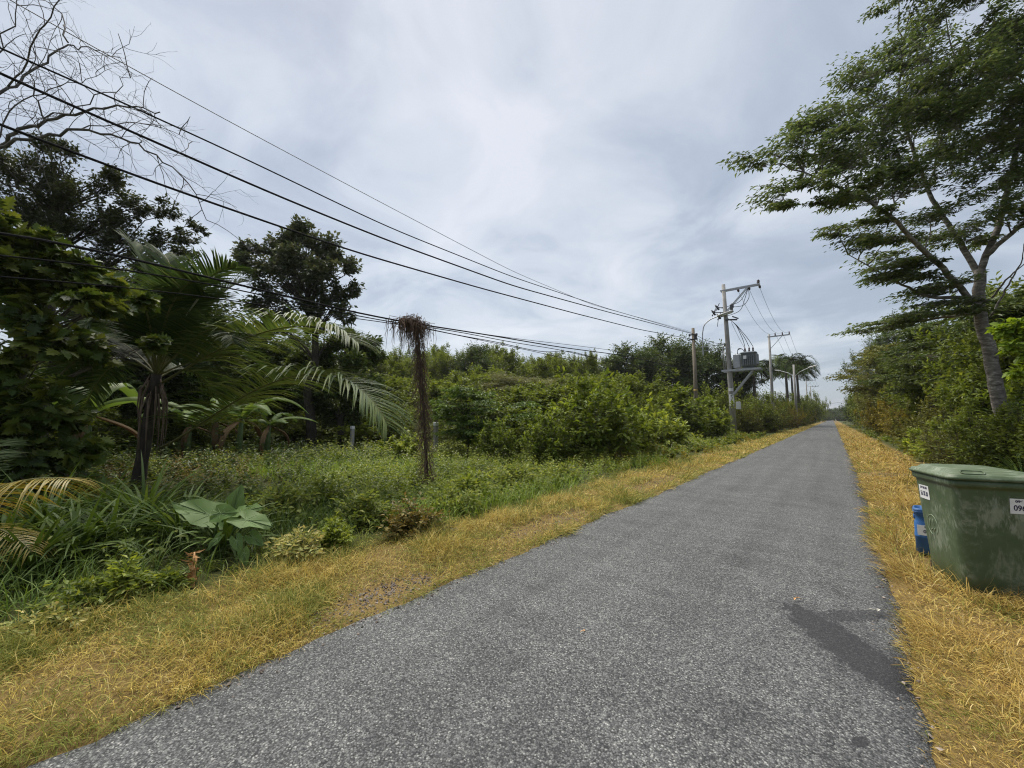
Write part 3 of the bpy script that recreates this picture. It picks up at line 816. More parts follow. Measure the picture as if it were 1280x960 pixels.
def bush(seed, H, R, nst, ntw, nlf, ll, asp, tpl=T_SIMPLE, droop=.2, flat=0., sq=.8, cl=.42, shoots=True):
    """many-stemmed shrub leafy to the ground"""
    r = np.random.default_rng(seed); tm, lm = MB(), MB()
    for k in range(nst):
        a = 2.399 * k + r.uniform(-.4, .4); f = math.sqrt((k + .5) / nst)
        zt = H * (1 - .55 * f * f) * r.uniform(.72, 1.02) - cl * R * .4
        c = np.array([math.cos(a) * R * f * .8, math.sin(a) * R * f * .8, max(.25 * H * r.uniform(.6, 1.3), zt)])
        b = np.array([math.cos(a) * R * .04, math.sin(a) * R * .04, -.1])
        limb(tm, b, c, .012 * H + .008, .006, r, sides=5, sag=.2)
        for lev in ((1.0, .55) if k % 2 else (1.0, .7, .32)):
            cc = b + (c - b) * lev; q = cl * R * r.uniform(.7, 1.25)
            if lev == 1.0 and sq > .6 and shoots:
                for _ in range(3):
                    c2 = cc + np.array([math.cos(a) * f * .5, math.sin(a) * f * .5, .75]) * q * r.uniform(.5, 1.15) + r.normal(0, .3, 3) * q
                    twigs(tm, [cc], [c2], .006, .004)
                    clump_leaves(lm, tm, c2, (q * .22, q * .22, q * .6), max(4, ntw // 4), nlf, ll, asp, r, droop, tpl, out=np.array([math.cos(a) * f * .4, math.sin(a) * f * .4, .9]), fan=1.2, tw_r=.005)
            clump_leaves(lm, tm, cc, (q, q, q * sq), ntw, nlf, ll, asp, r, droop, tpl, out=np.array([math.cos(a) * f, math.sin(a) * f, .6]), fan=.5, tw_r=.005, flat=flat)
    return tm, lm


PROTO = {}


def proto(key, kind, bark, leaf, **kw):
    tm, lm = (crown_tree if kind == 't' else bush)(**kw)
    PROTO[key] = (tm.mesh('trunk' if kind == 't' else 'stems', M[bark]), lm.mesh('crown' if kind == 't' else 'foliage', M[leaf]), kw['H'], kw['R'], kind)
    print(key, len(PROTO[key][1].polygons))


proto('round', 't', 'bark_grey', 'leaf_dark', seed=101, H=8, R=3.2, cb=1.2, ncl=84, cr=.95, ntw=38, nlf=8, ll=.20, asp=.45, trunk_r=.17)
proto('airy', 't', 'bark_grey', 'leaf_mid', seed=102, H=8, R=3.0, cb=.8, ncl=84, cr=.85, ntw=36, nlf=8, ll=.19, asp=.40, trunk_r=.13, rough=.35)
proto('open', 't', 'bark_grey', 'leaf_mid', seed=112, H=8, R=3.0, cb=1.6, ncl=54, cr=.85, ntw=30, nlf=8, ll=.17, asp=.40, trunk_r=.13, rough=.45)
proto('layer', 't', 'bark_dark', 'leaf_olive', seed=103, H=7, R=3.6, cb=.6, ncl=74, cr=1.15, ntw=34, nlf=8, ll=.26, asp=.5, trunk_r=.16, tpl=T_PINNATE, flat=.7, squash=.38, droop=.15, rough=.35)
proto('dense', 't', 'bark_dark', 'leaf_dark', seed=104, H=9, R=4.2, cb=.5, ncl=96, cr=1.2, ntw=40, nlf=8, ll=.26, asp=.45, trunk_r=.22, rough=.3)
proto('lush', 't', 'bark_grey', 'leaf_mid', seed=105, H=5, R=2.8, cb=.1, ncl=80, cr=.85, ntw=36, nlf=8, ll=.22, asp=.45, trunk_r=.10, droop=.35, rough=.35)
proto('shrub', 'b', 'bark_grey', 'leaf_mid', seed=106, H=2.4, R=1.5, nst=13, ntw=22, nlf=8, ll=.12, asp=.42)
proto('shrub_light', 'b', 'bark_grey', 'leaf_light', seed=107, H=2.0, R=1.3, nst=12, ntw=22, nlf=8, ll=.13, asp=.5)
proto('shrub_gold', 'b', 'bark_grey', 'leaf_gold', seed=108, H=1.5, R=1.3, nst=12, ntw=20, nlf=8, ll=.11, asp=.35)
proto('shrub_olive', 'b', 'bark_dark', 'leaf_olive', seed=109, H=2.4, R=1.7, nst=13, ntw=24, nlf=8, ll=.14, asp=.45, flat=.5)
proto('wall_bush', 'b', 'bark_dark', 'leaf_mid', seed=110, H=3.0, R=2.0, nst=16, ntw=26, nlf=8, ll=.17, asp=.45, droop=.35)
proto('tier', 't', 'bark_grey', 'leaf_mid', seed=131, H=7, R=3.4, cb=1.6, ncl=46, cr=1.25, ntw=30, nlf=8, ll=.24, asp=.42, trunk_r=.13, flat=.55, squash=.26, droop=.2, rough=.5)
proto('broad', 'b', 'bark_grey', 'leaf_light', seed=121, H=2.6, R=1.6, nst=15, ntw=15, nlf=7, ll=.23, asp=.42, tpl=T_BROAD, droop=.35)
proto('broad_small', 'b', 'bark_grey', 'leaf_light', seed=122, H=1.6, R=1.2, nst=11, ntw=12, nlf=7, ll=.20, asp=.5, tpl=T_BROAD, droop=.25)
proto('feather', 't', 'bark_dark', 'leaf_blue', seed=111, H=3.6, R=1.9, cb=.1, ncl=44, cr=.75, ntw=13, nlf=11, ll=.21, asp=.36, trunk_r=.05, tpl=T_SIMPLE, flat=.65, squash=.2, droop=.28, rough=.5)


def place(key, name, label, cat, px, Z, top, half, group, rz=None, loc=None, leaf=None):
    """stand one tree or bush of that kind under pixel column px at depth Z, as tall as the photo shows and `half` metres in radius"""
    tmesh, lmesh, H, Rr, kind = PROTO[key]
    b = bp(px, Z) if loc is None else np.array([loc[0], loc[1], 0.0])
    h = top if loc is not None else pd(px, top, Z)[2]
    b[2] = float(gz(b[0], b[1])) - .03
    o = thing(name, label, cat, b, (abs(math.sin(px * 12.9898 + Z * 78.233)) * 6.28) if rz is None else rz, group)
    o.scale = (half / Rr, half / Rr, h / H)
    link('trunk' if kind == 't' else 'stems', tmesh, o)
    l = link('crown' if kind == 't' else 'foliage', lmesh, o)
    if leaf:
        l.material_slots[0].link = 'OBJECT'; l.material_slots[0].material = M[leaf]
    return o


GT = 'trees of the wood behind the left plot'
for key, px, Z, top, half, lab in [
    ('airy', 478, 44, 431, 4.0, 'tall airy tree just right of the dark round tree, left of the vine covered post'),
    ('airy', 512, 50, 439, 4.4, 'airy tree seen directly behind the vine covered post'),
    ('airy', 556, 52, 433, 4.2, 'airy green tree just right of the vine covered post'),
    ('round', 590, 50, 423, 4.6, 'tallest round topped tree of the wood right of the vine covered post'),
    ('airy', 628, 54, 433, 4.4, 'airy tree beside the tallest round topped tree of the wood'),
    ('airy', 664, 52, 445, 4.4, 'low airy tree in the middle of the wood skyline'),
    ('airy', 700, 56, 439, 4.0, 'airy tree right of the middle of the wood skyline'),
    ('airy', 736, 50, 437, 2.6, 'slim loose tree standing above the wood, left of the big dark tree'),
    ('lush', 470, 30, 470, 3.4, 'bushy tree in the shade right of the drooping palm frond'),
    ('lush', 520, 34, 474, 3.6, 'bushy tree lower down behind the vine covered post'),
    ('layer', 640, 32, 456, 4.2, 'flat layered olive tree behind the bluish feathery tree'),
    ('layer', 694, 36, 462, 4.2, 'flat layered tree right of the middle of the plot'),
    ('lush', 600, 36, 462, 4.0, 'dense green tree above the bluish feathery tree'),
    ('lush', 748, 40, 470, 3.4, 'dense green tree behind the tallest roadside bush'),
]:
    place(key, 'tree', lab, 'tree', px, Z, top, half, GT)
for key, px, Z, top, half, lab, lf in [
    ('dense', 60, 30, 430, 6.0, 'shady tree far back behind the foreground leaves, leftmost of its row', 'leaf_dark'), ('dense', 130, 34, 440, 6.0, 'shady tree far back left of the palm trunk', 'leaf_dark'), ('dense', 195, 36, 436, 6.0, 'shady tree far back right behind the palm trunk', 'leaf_dark'),
    ('lush', 250, 38, 440, 6.0, 'green tree far back between the palm and the banana plants', 'leaf_dark'), ('dense', 315, 40, 440, 6.0, 'tree far back behind the banana plants', 'leaf_dark'), ('lush', 385, 42, 448, 6.0, 'tree far back behind the trunk of the round crowned tree', 'leaf_mid'), ('airy', 440, 42, 439, 5.0, 'tree far back right of the trunk of the round crowned tree', 'leaf_mid'),
    ('lush', 320, 26, 505, 3.0, 'bushy undergrowth tree left of the trunk of the round crowned tree', 'leaf_mid'), ('lush', 255, 27, 500, 3.2, 'bushy undergrowth tree behind the banana clump', 'leaf_dark'),
    ('airy', 535, 58, 429, 5.0, 'back row tree between the vine covered post and the tallest round topped tree', None), ('airy', 610, 60, 429, 5.4, 'back row tree right of the tallest round topped tree', None), ('airy', 680, 62, 439, 5.4, 'back row tree in the middle of the wood skyline', None), ('airy', 720, 62, 443, 5.0, 'back row tree left of the big dark trees', None),
    ('lush', 560, 28, 478, 3.6, 'bushy tree behind the bluish feathery tree, to its left', None), ('lush', 660, 26, 482, 3.4, 'bushy tree behind the pale leafy bush', None), ('lush', 720, 28, 474, 3.4, 'bushy tree behind the left side of the tallest roadside bush', None), ('lush', 782, 32, 470, 3.4, 'bushy tree right of the tallest roadside bush', None)]:
    place(key, 'tree', lab, 'tree', px, Z, top, half, GT, leaf=lf)
GD = 'big dark trees behind the utility poles'
for key, px, Z, top, half, lab in [
    ('dense', 790, 58, 424, 6.4, 'left one of the big dark trees behind the old concrete pole'),
    ('dense', 836, 60, 412, 6.6, 'tallest big dark tree behind the old concrete pole'),
    ('dense', 884, 64, 420, 6.2, 'big dark tree between the old concrete pole and the transformer pole'),
    ('dense', 926, 66, 440, 4.2, 'dark tree directly behind the transformer'),
]:
    place(key, 'tree', lab, 'tree', px, Z, top, half, GD)
GB = 'bushes at the back of the left plot'
for key, px, Z, top, half, lab in [
    ('broad_small', 455, 22, 526, 1.8, 'low pale bush behind the left small concrete post'),
    ('wall_bush', 500, 24, 500, 2.6, 'green bush between the palm frond tip and the vine covered post'),
    ('shrub', 545, 21, 520, 1.9, 'low bush just right of the vine covered post'),
    ('broad', 655, 17, 514, 1.5, 'pale leafy bush right of the bluish feathery tree'),
    ('shrub', 690, 17, 520, 1.3, 'small bush between the pale bush and the tallest roadside bush'),
    ('broad', 742, 15, 484, 1.8, 'tallest roadside bush left of the old concrete pole'),
    ('shrub', 716, 15.5, 510, 1.2, 'bush leaning on the left of the tallest roadside bush'),
    ('broad_small', 790, 17, 515, 1.3, 'light green bush right of the tallest roadside bush'),
    ('broad_small', 825, 21, 518, 1.7, 'low light green bush left of the foot of the old concrete pole'),
    ('wall_bush', 800, 27, 500, 2.6, 'big green bush behind the light green ones near the old concrete pole'),
    ('broad', 845, 30, 494, 2.8, 'big lush bush left of the old concrete pole'),
    ('wall_bush', 890, 39, 484, 3.2, 'tall lush bush between the two big utility poles'),
    ('broad_small', 893, 31, 514, 1.5, 'light green bush at the foot of the transformer pole'),
    ('wall_bush', 938, 44, 496, 3.0, 'lush bush right of the transformer pole'),
    ('shrub_olive', 930, 36, 510, 1.5, 'small bush right at the foot of the transformer pole by the road'),
    ('wall_bush', 958, 56, 494, 3.2, 'lush bush under the second high pole'),
    ('shrub_olive', 966, 46, 506, 1.8, 'olive bush leaning to the road below the second high pole'),
    ('wall_bush', 978, 70, 494, 3.4, 'dark lush bush below the tall palms'),
    ('wall_bush', 994, 82, 496, 3.6, 'lush bush at the foot of the double lamp post'),
    ('shrub_gold', 985, 62, 508, 2.0, 'golden dry bush on the left roadside beyond the transformer pole'),
    ('shrub_gold', 1003, 84, 508, 2.6, 'golden dry bush bulging on the far left roadside'),
    ('wall_bush', 1008, 110, 494, 4.0, 'dark bush beyond the double lamp post'),
    ('wall_bush', 1016, 150, 498, 4.6, 'dark bush near the far utility poles'),
    ('wall_bush', 1022, 200, 502, 5.0, 'farthest dark bush on the left of the road'),
    ('wall_bush', 130, 16, 515, 2.2, 'shady bush seen behind the left side of the palm trunk'),
    ('wall_bush', 215, 19, 512, 2.6, 'bush right behind the palm trunk'),
    ('wall_bush', 275, 21, 515, 2.8, 'bush behind the middle of the banana clump'),
    ('wall_bush', 350, 24, 518, 2.6, 'bush left behind the trunk of the round crowned tree'),
    ('wall_bush', 415, 25, 520, 2.4, 'bush right behind the trunk of the round crowned tree'),
    ('wall_bush', 60, 14, 512, 2.2, 'shady bush at the back behind the foreground leaves'),
    ('broad', 618, 14.5, 530, .8, 'young light leafy sapling right of the bluish feathery tree'),
    ('broad', 684, 14, 524, .9, 'young light sapling left of the tallest roadside bush'),
    ('broad_small', 770, 14.8, 538, .9, 'low broad leaved bush right in front of the tallest roadside bush'),
    ('broad_small', 505, 15, 545, 1.0, 'low broad leaved bush just left of the vine covered post'),
    ('shrub_gold', 770, 14.5, 560, .8, 'small rusty weed clump at the foot of the tallest roadside bush'),
    ('shrub_gold', 806, 18, 555, .9, 'rusty weed clump on the left verge near the light green bushes'),
]:
    place(key, 'bush', lab, 'bush', px, Z, top, half, GB, leaf='leaf_brown' if 'rusty' in lab else ('leaf_sapling' if key == 'broad' else None))
tag(place('feather', 'small_tree', 'bluish green feathery tree with flat layers of leaves right of the vine covered post', 'tree', 585, 16, 470, 1.75, None))

# right side hedge and trees
GR = 'trees and bushes of the right hand hedge'
for key, nm, x, y, h, rad, lab, lf in [
    ('wall_bush', 'bush', 3.5, 15.8, 2.0, 1.35, 'dark green bush behind the green bin left of the pale trunk', None),
    ('shrub', 'bush', 3.0, 17.6, 1.5, 1.1, 'low bush spilling over the right verge behind the bin', 'leaf_olive'),
    ('wall_bush', 'bush', 4.7, 14.0, 1.9, 1.3, 'dark bush directly behind the bin at the right border', 'leaf_dark'),
    ('wall_bush', 'bush', 6.6, 14.2, 2.6, 1.8, 'dark bush right of the pale trunk', 'leaf_dark'),
    ('broad', 'bush', 4.3, 20.5, 2.1, 1.5, 'large leaved bush beyond the pale trunk tree', 'leaf_sapling'),
    ('shrub_olive', 'bush', 3.4, 23.5, 2.2, 1.5, 'olive bush on the right verge beyond the pale trunk', None),
    ('tier', 'tree', 5.6, 24.0, 7.0, 3.4, 'flat layered tree right behind the pale trunk', 'leaf_dark'),
    ('lush', 'tree', 6.6, 28.5, 7.4, 3.8, 'leafy tree of the right hedge left of the pale trunk', None),
    ('broad', 'bush', 3.8, 27.0, 1.9, 1.4, 'large leaved bush in the middle of the right hedge', 'leaf_olive'),
    ('lush', 'tree', 5.9, 34.5, 4.8, 2.6, 'light leafy tree in the middle of the right hedge', 'leaf_mid'),
    ('shrub_olive', 'bush', 4.6, 32.5, 1.8, 1.4, 'olive bush in the middle of the right roadside', None),
    ('lush', 'tree', 7.2, 41.0, 6.6, 3.4, 'taller leafy tree of the right hedge', 'leaf_olive'),
    ('wall_bush', 'bush', 4.0, 40.0, 2.7, 1.8, 'golden green bush on the right roadside', 'leaf_gold'),
    ('wall_bush', 'bush', 4.0, 48.5, 3.0, 2.1, 'broad golden green bush on the far right roadside', 'leaf_gold'),
    ('lush', 'tree', 7.5, 52.0, 7.0, 3.8, 'leafy tree behind the golden green bush', None),
    ('wall_bush', 'bush', 4.2, 58.0, 3.2, 2.2, 'green bush beyond the golden green ones', 'leaf_olive'),
    ('wall_bush', 'bush', 4.6, 70.0, 4.0, 2.6, 'green bush far along the right roadside', None),
    ('open', 'tree', 8.0, 70.0, 14.5, 5.2, 'tall open crowned tree far down the right side', 'leaf_dark'),
    ('open', 'tree', 6.4, 84.0, 14.5, 5.0, 'left one of the tall open crowned trees near the vanishing point', 'leaf_dark'),
    ('wall_bush', 'bush', 5.2, 88.0, 5.0, 3.6, 'dark bush far along the right roadside', None),
    ('wall_bush', 'bush', 5.4, 112.0, 6.0, 4.0, 'dark bush near the right vanishing point', 'leaf_dark'),
    ('dense', 'tree', 6.6, 138.0, 9.0, 4.6, 'dark tree near the right vanishing point', None),
    ('dense', 'tree', 7.0, 175.0, 9.0, 5.0, 'farthest dark tree on the right of the road', None),
    ('dense', 'tree', 14.5, 26.0, 11.4, 6.0, 'broad flat crowned dark tree at the right border behind the pale trunk', None),
    ('round', 'tree', 10.0, 33.0, 9.4, 4.8, 'round dark tree behind the hedge left of the pale trunk', None),
    ('round', 'tree', 11.0, 46.0, 10.5, 5.4, 'round dark tree far behind the middle of the right hedge', None),
    ('lush', 'tree', 4.7, 22.5, 4.8, 2.0, 'young leafy tree of the right hedge touching the pale trunk on its left', None),
    ('tier', 'tree', 6.0, 27.0, 6.4, 2.8, 'flat layered young tree left of the pale trunk', 'leaf_dark'),
    ('lush', 'tree', 4.6, 31.5, 5.8, 1.9, 'upright leafy tree in the right hedge, second left of the pale trunk', 'leaf_sapling'),
    ('tier', 'tree', 7.0, 37.0, 7.0, 3.0, 'flat layered young tree in the middle of the right hedge', 'leaf_gold'),
    ('airy', 'tree', 5.4, 44.0, 7.6, 2.3, 'loose green tree in the middle of the right hedge', None),
    ('tier', 'tree', 6.2, 53.0, 6.2, 3.0, 'flat layered tree behind the broad golden green bush', 'leaf_olive'),
    ('lush', 'tree', 5.4, 63.0, 6.0, 3.0, 'leafy tree far along the right hedge', 'leaf_olive'),
    ('lush', 'tree', 5.6, 78.0, 6.4, 3.2, 'leafy tree near the open crowned trees on the right', None),
    ('tier', 'tree', 4.0, 30.0, 7.2, 3.0, 'flat layered tree leaning over the right verge, nearer one of two', 'leaf_dark'),
    ('tier', 'tree', 3.9, 46.5, 8.6, 3.6, 'flat layered tree leaning over the right verge, farther one of two', 'leaf_olive'),
    ('broad', 'bush', 3.0, 20.0, 1.3, 1.0, 'light broad leaved bush at the edge of the right verge', None),
    ('wall_bush', 'bush', 9.5, 15.5, 3.0, 2.2, 'dark bush at the right border behind the pale trunk', 'leaf_dark'),
    ('lush', 'tree', 9.8, 20.5, 7.5, 3.6, 'shady leafy tree right of the pale trunk', 'leaf_dark'),
]:
    place(key, nm, lab, nm, x * 10, y, h, rad, GR, loc=(x, y), leaf=lf)
for x, y, h, rad, lab in [(-12, 330, 11, 8, 'hazy tree left of the road end'), (1, 345, 9, 8, 'hazy tree right at the road end'), (10, 320, 11, 8, 'hazy tree right of the road end')]:
    place('dense', 'tree', lab, 'tree', x, y, h, rad, 'trees at the far end of the road', loc=(x, y))


for x, y, h, rad, lab in [(-6, 305, 5, 6, 'far bush left of the road end'), (-2, 360, 6, 7, 'far bush straight across the road end'), (4.5, 300, 5, 5, 'far bush right of the road end')]:
    place('wall_bush', 'bush', lab, 'bush', x, y, h, rad, None, loc=(x, y), leaf='leaf_dark')

# ------------------------------------------------------------------ custom trees
# pale-trunked tree on the right
def right_tree():
    r = np.random.default_rng(201); Z0 = 12.0
    b = bp(1248, Z0); root = thing('tree', 'tall tree with pale lichen spotted trunk and wide overhanging crown behind the bin', 'tree', b)
    tm, lm = MB(), MB(); L = lambda p: np.asarray(p) - b

    def path(pl, r0, r1, sides=9):
        P = np.array([L(pd(*p)) for p in pl])
        n = 5 * (len(P) - 1) + 1; t = np.linspace(0, len(P) - 1, n)
        Q = np.column_stack([np.interp(t, np.arange(len(P)), P[:, k]) for k in range(3)])
        Qs = Q.copy(); Qs[1:-1] = (Q[:-2] + Q[1:-1] * 2 + Q[2:]) / 4; Qs[1:-1] += r.normal(0, .012, (n - 2, 3))
        tube(tm, Qs, np.linspace(r0, r1, n), sides); return Qs
    trunk = path([(1258, 560, Z0), (1250, 505, Z0), (1238, 445, Z0), (1222, 378, Z0), (1225, 338, Z0)], .185, .125, 12)
    A = path([(1214, 378, Z0), (1180, 336, 11.6), (1140, 300, 11.2), (1105, 262, 11), (1062, 240, 10.8), (1005, 215, 10.6)], .085, .018)
    B = path([(1226, 348, Z0), (1200, 302, 12.4), (1165, 250, 12.8), (1142, 190, 13), (1122, 120, 13.2), (1130, 50, 13.4)], .085, .02)
    C = path([(1225, 340, Z0), (1246, 288, 12), (1262, 230, 11.8), (1276, 160, 11.6), (1290, 80, 11.6), (1296, 0, 11.8)], .09, .025)
    D = path([(1230, 322, Z0), (1272, 285, 11.4), (1320, 240, 11), (1375, 190, 10.8)], .07, .02)
    E = path([(1221, 372, Z0), (1160, 372, 12.2), (1120, 352, 12.4), (1060, 318, 12.6)], .06, .012)
    F = path([(1226, 390, Z0), (1170, 398, 12.6), (1120, 408, 13), (1075, 414, 13.2)], .05, .01)
    G = path([(1160, 240, 12.8), (1178, 170, 12.6), (1196, 90, 12.4), (1180, 10, 12.2)], .03, .012)
    Hh = path([(1240, 372, Z0), (1262, 345, 11.5), (1290, 322, 11.2)], .03, .008, 6)
    I = path([(1238, 395, Z0), (1258, 362, 11.7), (1276, 330, 11.4), (1282, 300, 11.2)], .03, .006, 6)
    nodes = np.concatenate([A[4:], B[6:], C[6:], D[4:], E[4:], F[4:], G[4:]])
    tx = L(pd(1226, 340, Z0))
    pads = [(950, 205, 26, 13, 10.4), (985, 185, 34, 18, 10.6), (996, 238, 36, 14, 10.6), (972, 262, 20, 7, 10.5), (1030, 150, 40, 22, 11), (1040, 205, 46, 22, 10.9), (1005, 160, 30, 14, 11.2),
            (1090, 112, 44, 26, 12), (1062, 108, 26, 14, 11.8), (1100, 175, 48, 26, 11.6), (1060, 250, 40, 13, 10.9), (1120, 232, 46, 18, 11.4), (1125, 70, 40, 28, 13), (1150, 28, 34, 24, 13.2),
            (1176, 10, 30, 22, 12), (1185, 80, 46, 34, 11.4), (1165, 140, 48, 30, 12.4), (1180, 195, 46, 26, 11.6), (1215, 130, 44, 32, 10.8), (1230, 70, 40, 30, 11), (1250, 110, 46, 34, 12.4),
            (1250, 175, 46, 28, 12.2), (1262, 60, 36, 24, 11.8), (1290, 50, 40, 30, 11.4), (1285, 140, 44, 34, 11), (1290, 205, 40, 26, 11), (1230, 225, 42, 22, 11), (1165, 272, 40, 12, 11.5),
            (1045, 290, 26, 7, 12.6), (1082, 305, 36, 9, 12.4), (1130, 325, 36, 10, 12.2), (1185, 300, 40, 14, 12.4), (1105, 346, 40, 8, 12.4), (1165, 362, 42, 9, 12.2),
            (1085, 412, 26, 5, 13.1), (1130, 404, 36, 7, 12.8), (1180, 388, 40, 9, 12.4), (1255, 265, 34, 16, 11.6), (1285, 270, 30, 16, 11.2), (1150, -30, 40, 26, 13), (1210, -25, 46, 28, 11.6),
            (1280, -20, 46, 28, 12), (1340, 60, 50, 40, 11.2), (1350, 150, 50, 40, 11), (1340, 230, 44, 26, 11), (1120, 140, 40, 22, 13), (1210, 170, 44, 28, 13), (1075, 190, 40, 18, 12.2)]
    more = []
    for px, py, rx, ry, Z in pads:
        more.append((px, py, rx, ry, Z))
        if rx > 34:
            for _ in range(2): more.append((px + r.normal(0, rx * .6), py + r.normal(0, ry * .75), rx * .6, ry * .5, Z + r.normal(0, .5)))
    for px, py, rx, ry, Z in more:
        c = L(pd(px, py, Z)); a, h = rx / FPX * Z * .95, ry / FPX * Z * 1.2
        k = np.argmin(np.linalg.norm(nodes - c, axis=1)); st = nodes[k]
        limb(tm, st, c, .022, .008, r, sag=.1, sides=5)
        o = c - tx; o[2] *= .15; o = nrm(o)
        nt = int(20 + 46 * a * a)
        for lay in (-.5, .05, .55):
            clump_leaves(lm, tm, c + np.array([r.normal(0, .25), r.normal(0, .25), lay * h]), (a, a, h * .5), max(8, int(nt * .42)), 9, .145, .42, r, .3, T_SIMPLE, out=o, fan=.75, tw_r=.006, flat=.45)
    tm.build('trunk', M['bark_pale'], root)
    # the bare dead twigs low in the crown
    lm.build('crown', M['leaf_right'], root)
    print('right tree', len(root.children[1].data.polygons))


M['leaf_right'] = leaf_mat('tree_leaf', [(.030, .056, .021), (.050, .084, .030), (.085, .122, .042)], .38, nscale=.6)
right_tree()


def grow(mb, p, d, L, r0, depth, rng, tips=None, kids=(2, 4), droop=0.0):
    n = 5; P = [np.array(p, float)]; d = nrm(np.asarray(d, float))
    for k in range(n):
        d = nrm(d + rng.normal(0, .16, 3) + np.array([0, 0, -droop])); P.append(P[-1] + d * L / n)
    tube(mb, P, np.linspace(r0, r0 * .55, n + 1), 5 if r0 > .006 else 4, caps=False)
    if depth <= 0:
        if tips is not None: tips.append((P[-1], d))
        return
    for k in range(rng.integers(kids[0], kids[1] + 1)):
        q = P[rng.integers(2, n + 1)]; s = nrm(np.cross(d, rng.normal(0, 1, 3)))
        grow(mb, q, d * .75 + s * .8, L * rng.uniform(.5, .8), r0 * .55, depth - 1, rng, tips, kids, droop)


def bare_tree():
    r = np.random.default_rng(301); Z = 8.0
    b = bp(-150, 6.2); root = thing('bare_tree', 'leafless grey tree reaching over the cables at the upper left', 'tree', b)
    tm = MB(); L = lambda p: np.asarray(p) - b
    tk = L(pd(-60, 230, 7.2))
    tube(tm, [(0, 0, -.2), tk * .5 + np.array([-.2, .1, 0]), tk], [.26, .2, .13], 10)
    paths = [[(-60, 230), (-10, 185), (20, 168), (55, 148), (105, 140), (160, 132), (200, 140)],
             [(-60, 230), (-20, 140), (10, 108), (38, 92), (62, 72), (85, 53), (108, 60), (150, 72)],
             [(-10, 185), (50, 170), (100, 162), (150, 170), (195, 195), (235, 228), (258, 275)],
             [(55, 148), (44, 120), (41, 80), (43, 48)],
             [(10, 108), (40, 60), (66, 22), (80, -25), (70, -80)],
             [(-20, 140), (-5, 70), (20, 20), (25, -40)],
             [(85, 53), (78, 25), (60, -5), (40, -40)],
             [(-10, 185), (20, 130), (60, 110), (110, 100), (140, 85)],
             [(55, 148), (110, 125), (150, 105), (165, 90)],
             [(100, 162), (160, 150), (215, 165), (250, 178)]]
    for k, pl in enumerate(paths):
        P = np.array([L(pd(x, y, 7.2 + .5 * math.sin(k * 2.1) + .25 * j * math.sin(k * 1.3))) for j, (x, y) in enumerate(pl)])
        n = 4 * (len(P) - 1) + 1; t = np.linspace(0, len(P) - 1, n)
        Q = np.column_stack([np.interp(t, np.arange(len(P)), P[:, m]) for m in range(3)])
        Q[1:-1] = (Q[:-2] + Q[1:-1] * 2 + Q[2:]) / 4; Q[1:-1] += r.normal(0, .025, (n - 2, 3))
        r0 = (.04, .033, .028, .014, .016, .016, .014, .014, .011, .010)[k]
        tube(tm, Q, np.linspace(r0, r0 * .22, n), 7)
        for m in range(3, n, 1 if k < 3 else 2):
            d = nrm(Q[m] - Q[m - 1]); s = nrm(np.cross(d, r.normal(0, 1, 3)))
            if r.random() < .9:
                grow(tm, Q[m], d * .6 + s, r.uniform(.4, .95), .0068, 2, r, kids=(1, 3), droop=.03)
    tm.build('trunk', M['bark_bare'], root)


M['bark_bare'] = rough_mat('bare_grey_bark', (.05, .045, .042), (.15, .14, .13), 9, .9, .5)
bare_tree()


def env_tree(name, label, px, Z, pads, leaf, bark, trunk_top, trunk_r, ll, asp, ntw, nlf, seed, tpl=T_SIMPLE, droop=.3, sq=.8, out_f=.5, tw_r=.006, flat=0., dens=.8, upn=1.0):
    """a tree whose clumps were measured one by one: pads are (column, row, radius in px, depth)"""
    r = np.random.default_rng(seed); b = bp(px, Z); b[2] = float(gz(b[0], b[1])) - .03
    root = thing(name, label, 'tree', b); tm, lm = MB(), MB(); L = lambda p: np.asarray(p) - b
    tt = L(pd(*trunk_top)); n = 7; t = np.linspace(0, 1, n)[:, None]
    TP = t * tt; TP[1:-1] += r.normal(0, .02 * tt[2], (n - 2, 3)) * np.array([1, 1, .2])
    tube(tm, TP, trunk_r * np.linspace(1.15, .4, n), 10)
    more = []
    for x, y, q, z in pads:
        c = L(pd(x, y, z)); a = q / FPX * z; more.append((c, a * .85))
        for _ in range(2):
            v_ = nrm(r.normal(0, 1, 3)); more.append((c + v_ * a * .75 * np.array([1, 1, .9]), a * r.uniform(.45, .7)))
    aref = np.median([a for _, a in more])
    for c, a in more:
        k = np.clip(int((c[2] - .5 * np.linalg.norm(c[:2] - tt[:2])) / max(tt[2], .1) * (n - 1)), 2, n - 1)
        lr = trunk_r * r.uniform(.14, .24); limb(tm, TP[k], c, lr, lr * .25, r, sides=6, wob=.04)
        o = nrm(c - TP[k])
        clump_leaves(lm, tm, c, (a, a, a * sq), max(7, int(ntw * dens * (a / aref) ** 1.7)), nlf, ll, asp, r, droop, tpl, out=o, fan=out_f, tw_r=tw_r, flat=flat, upn=upn)
    tm.build('trunk', M[bark], root); o = lm.build('crown', M[leaf], root)
    print(name, len(o.data.polygons)); return root


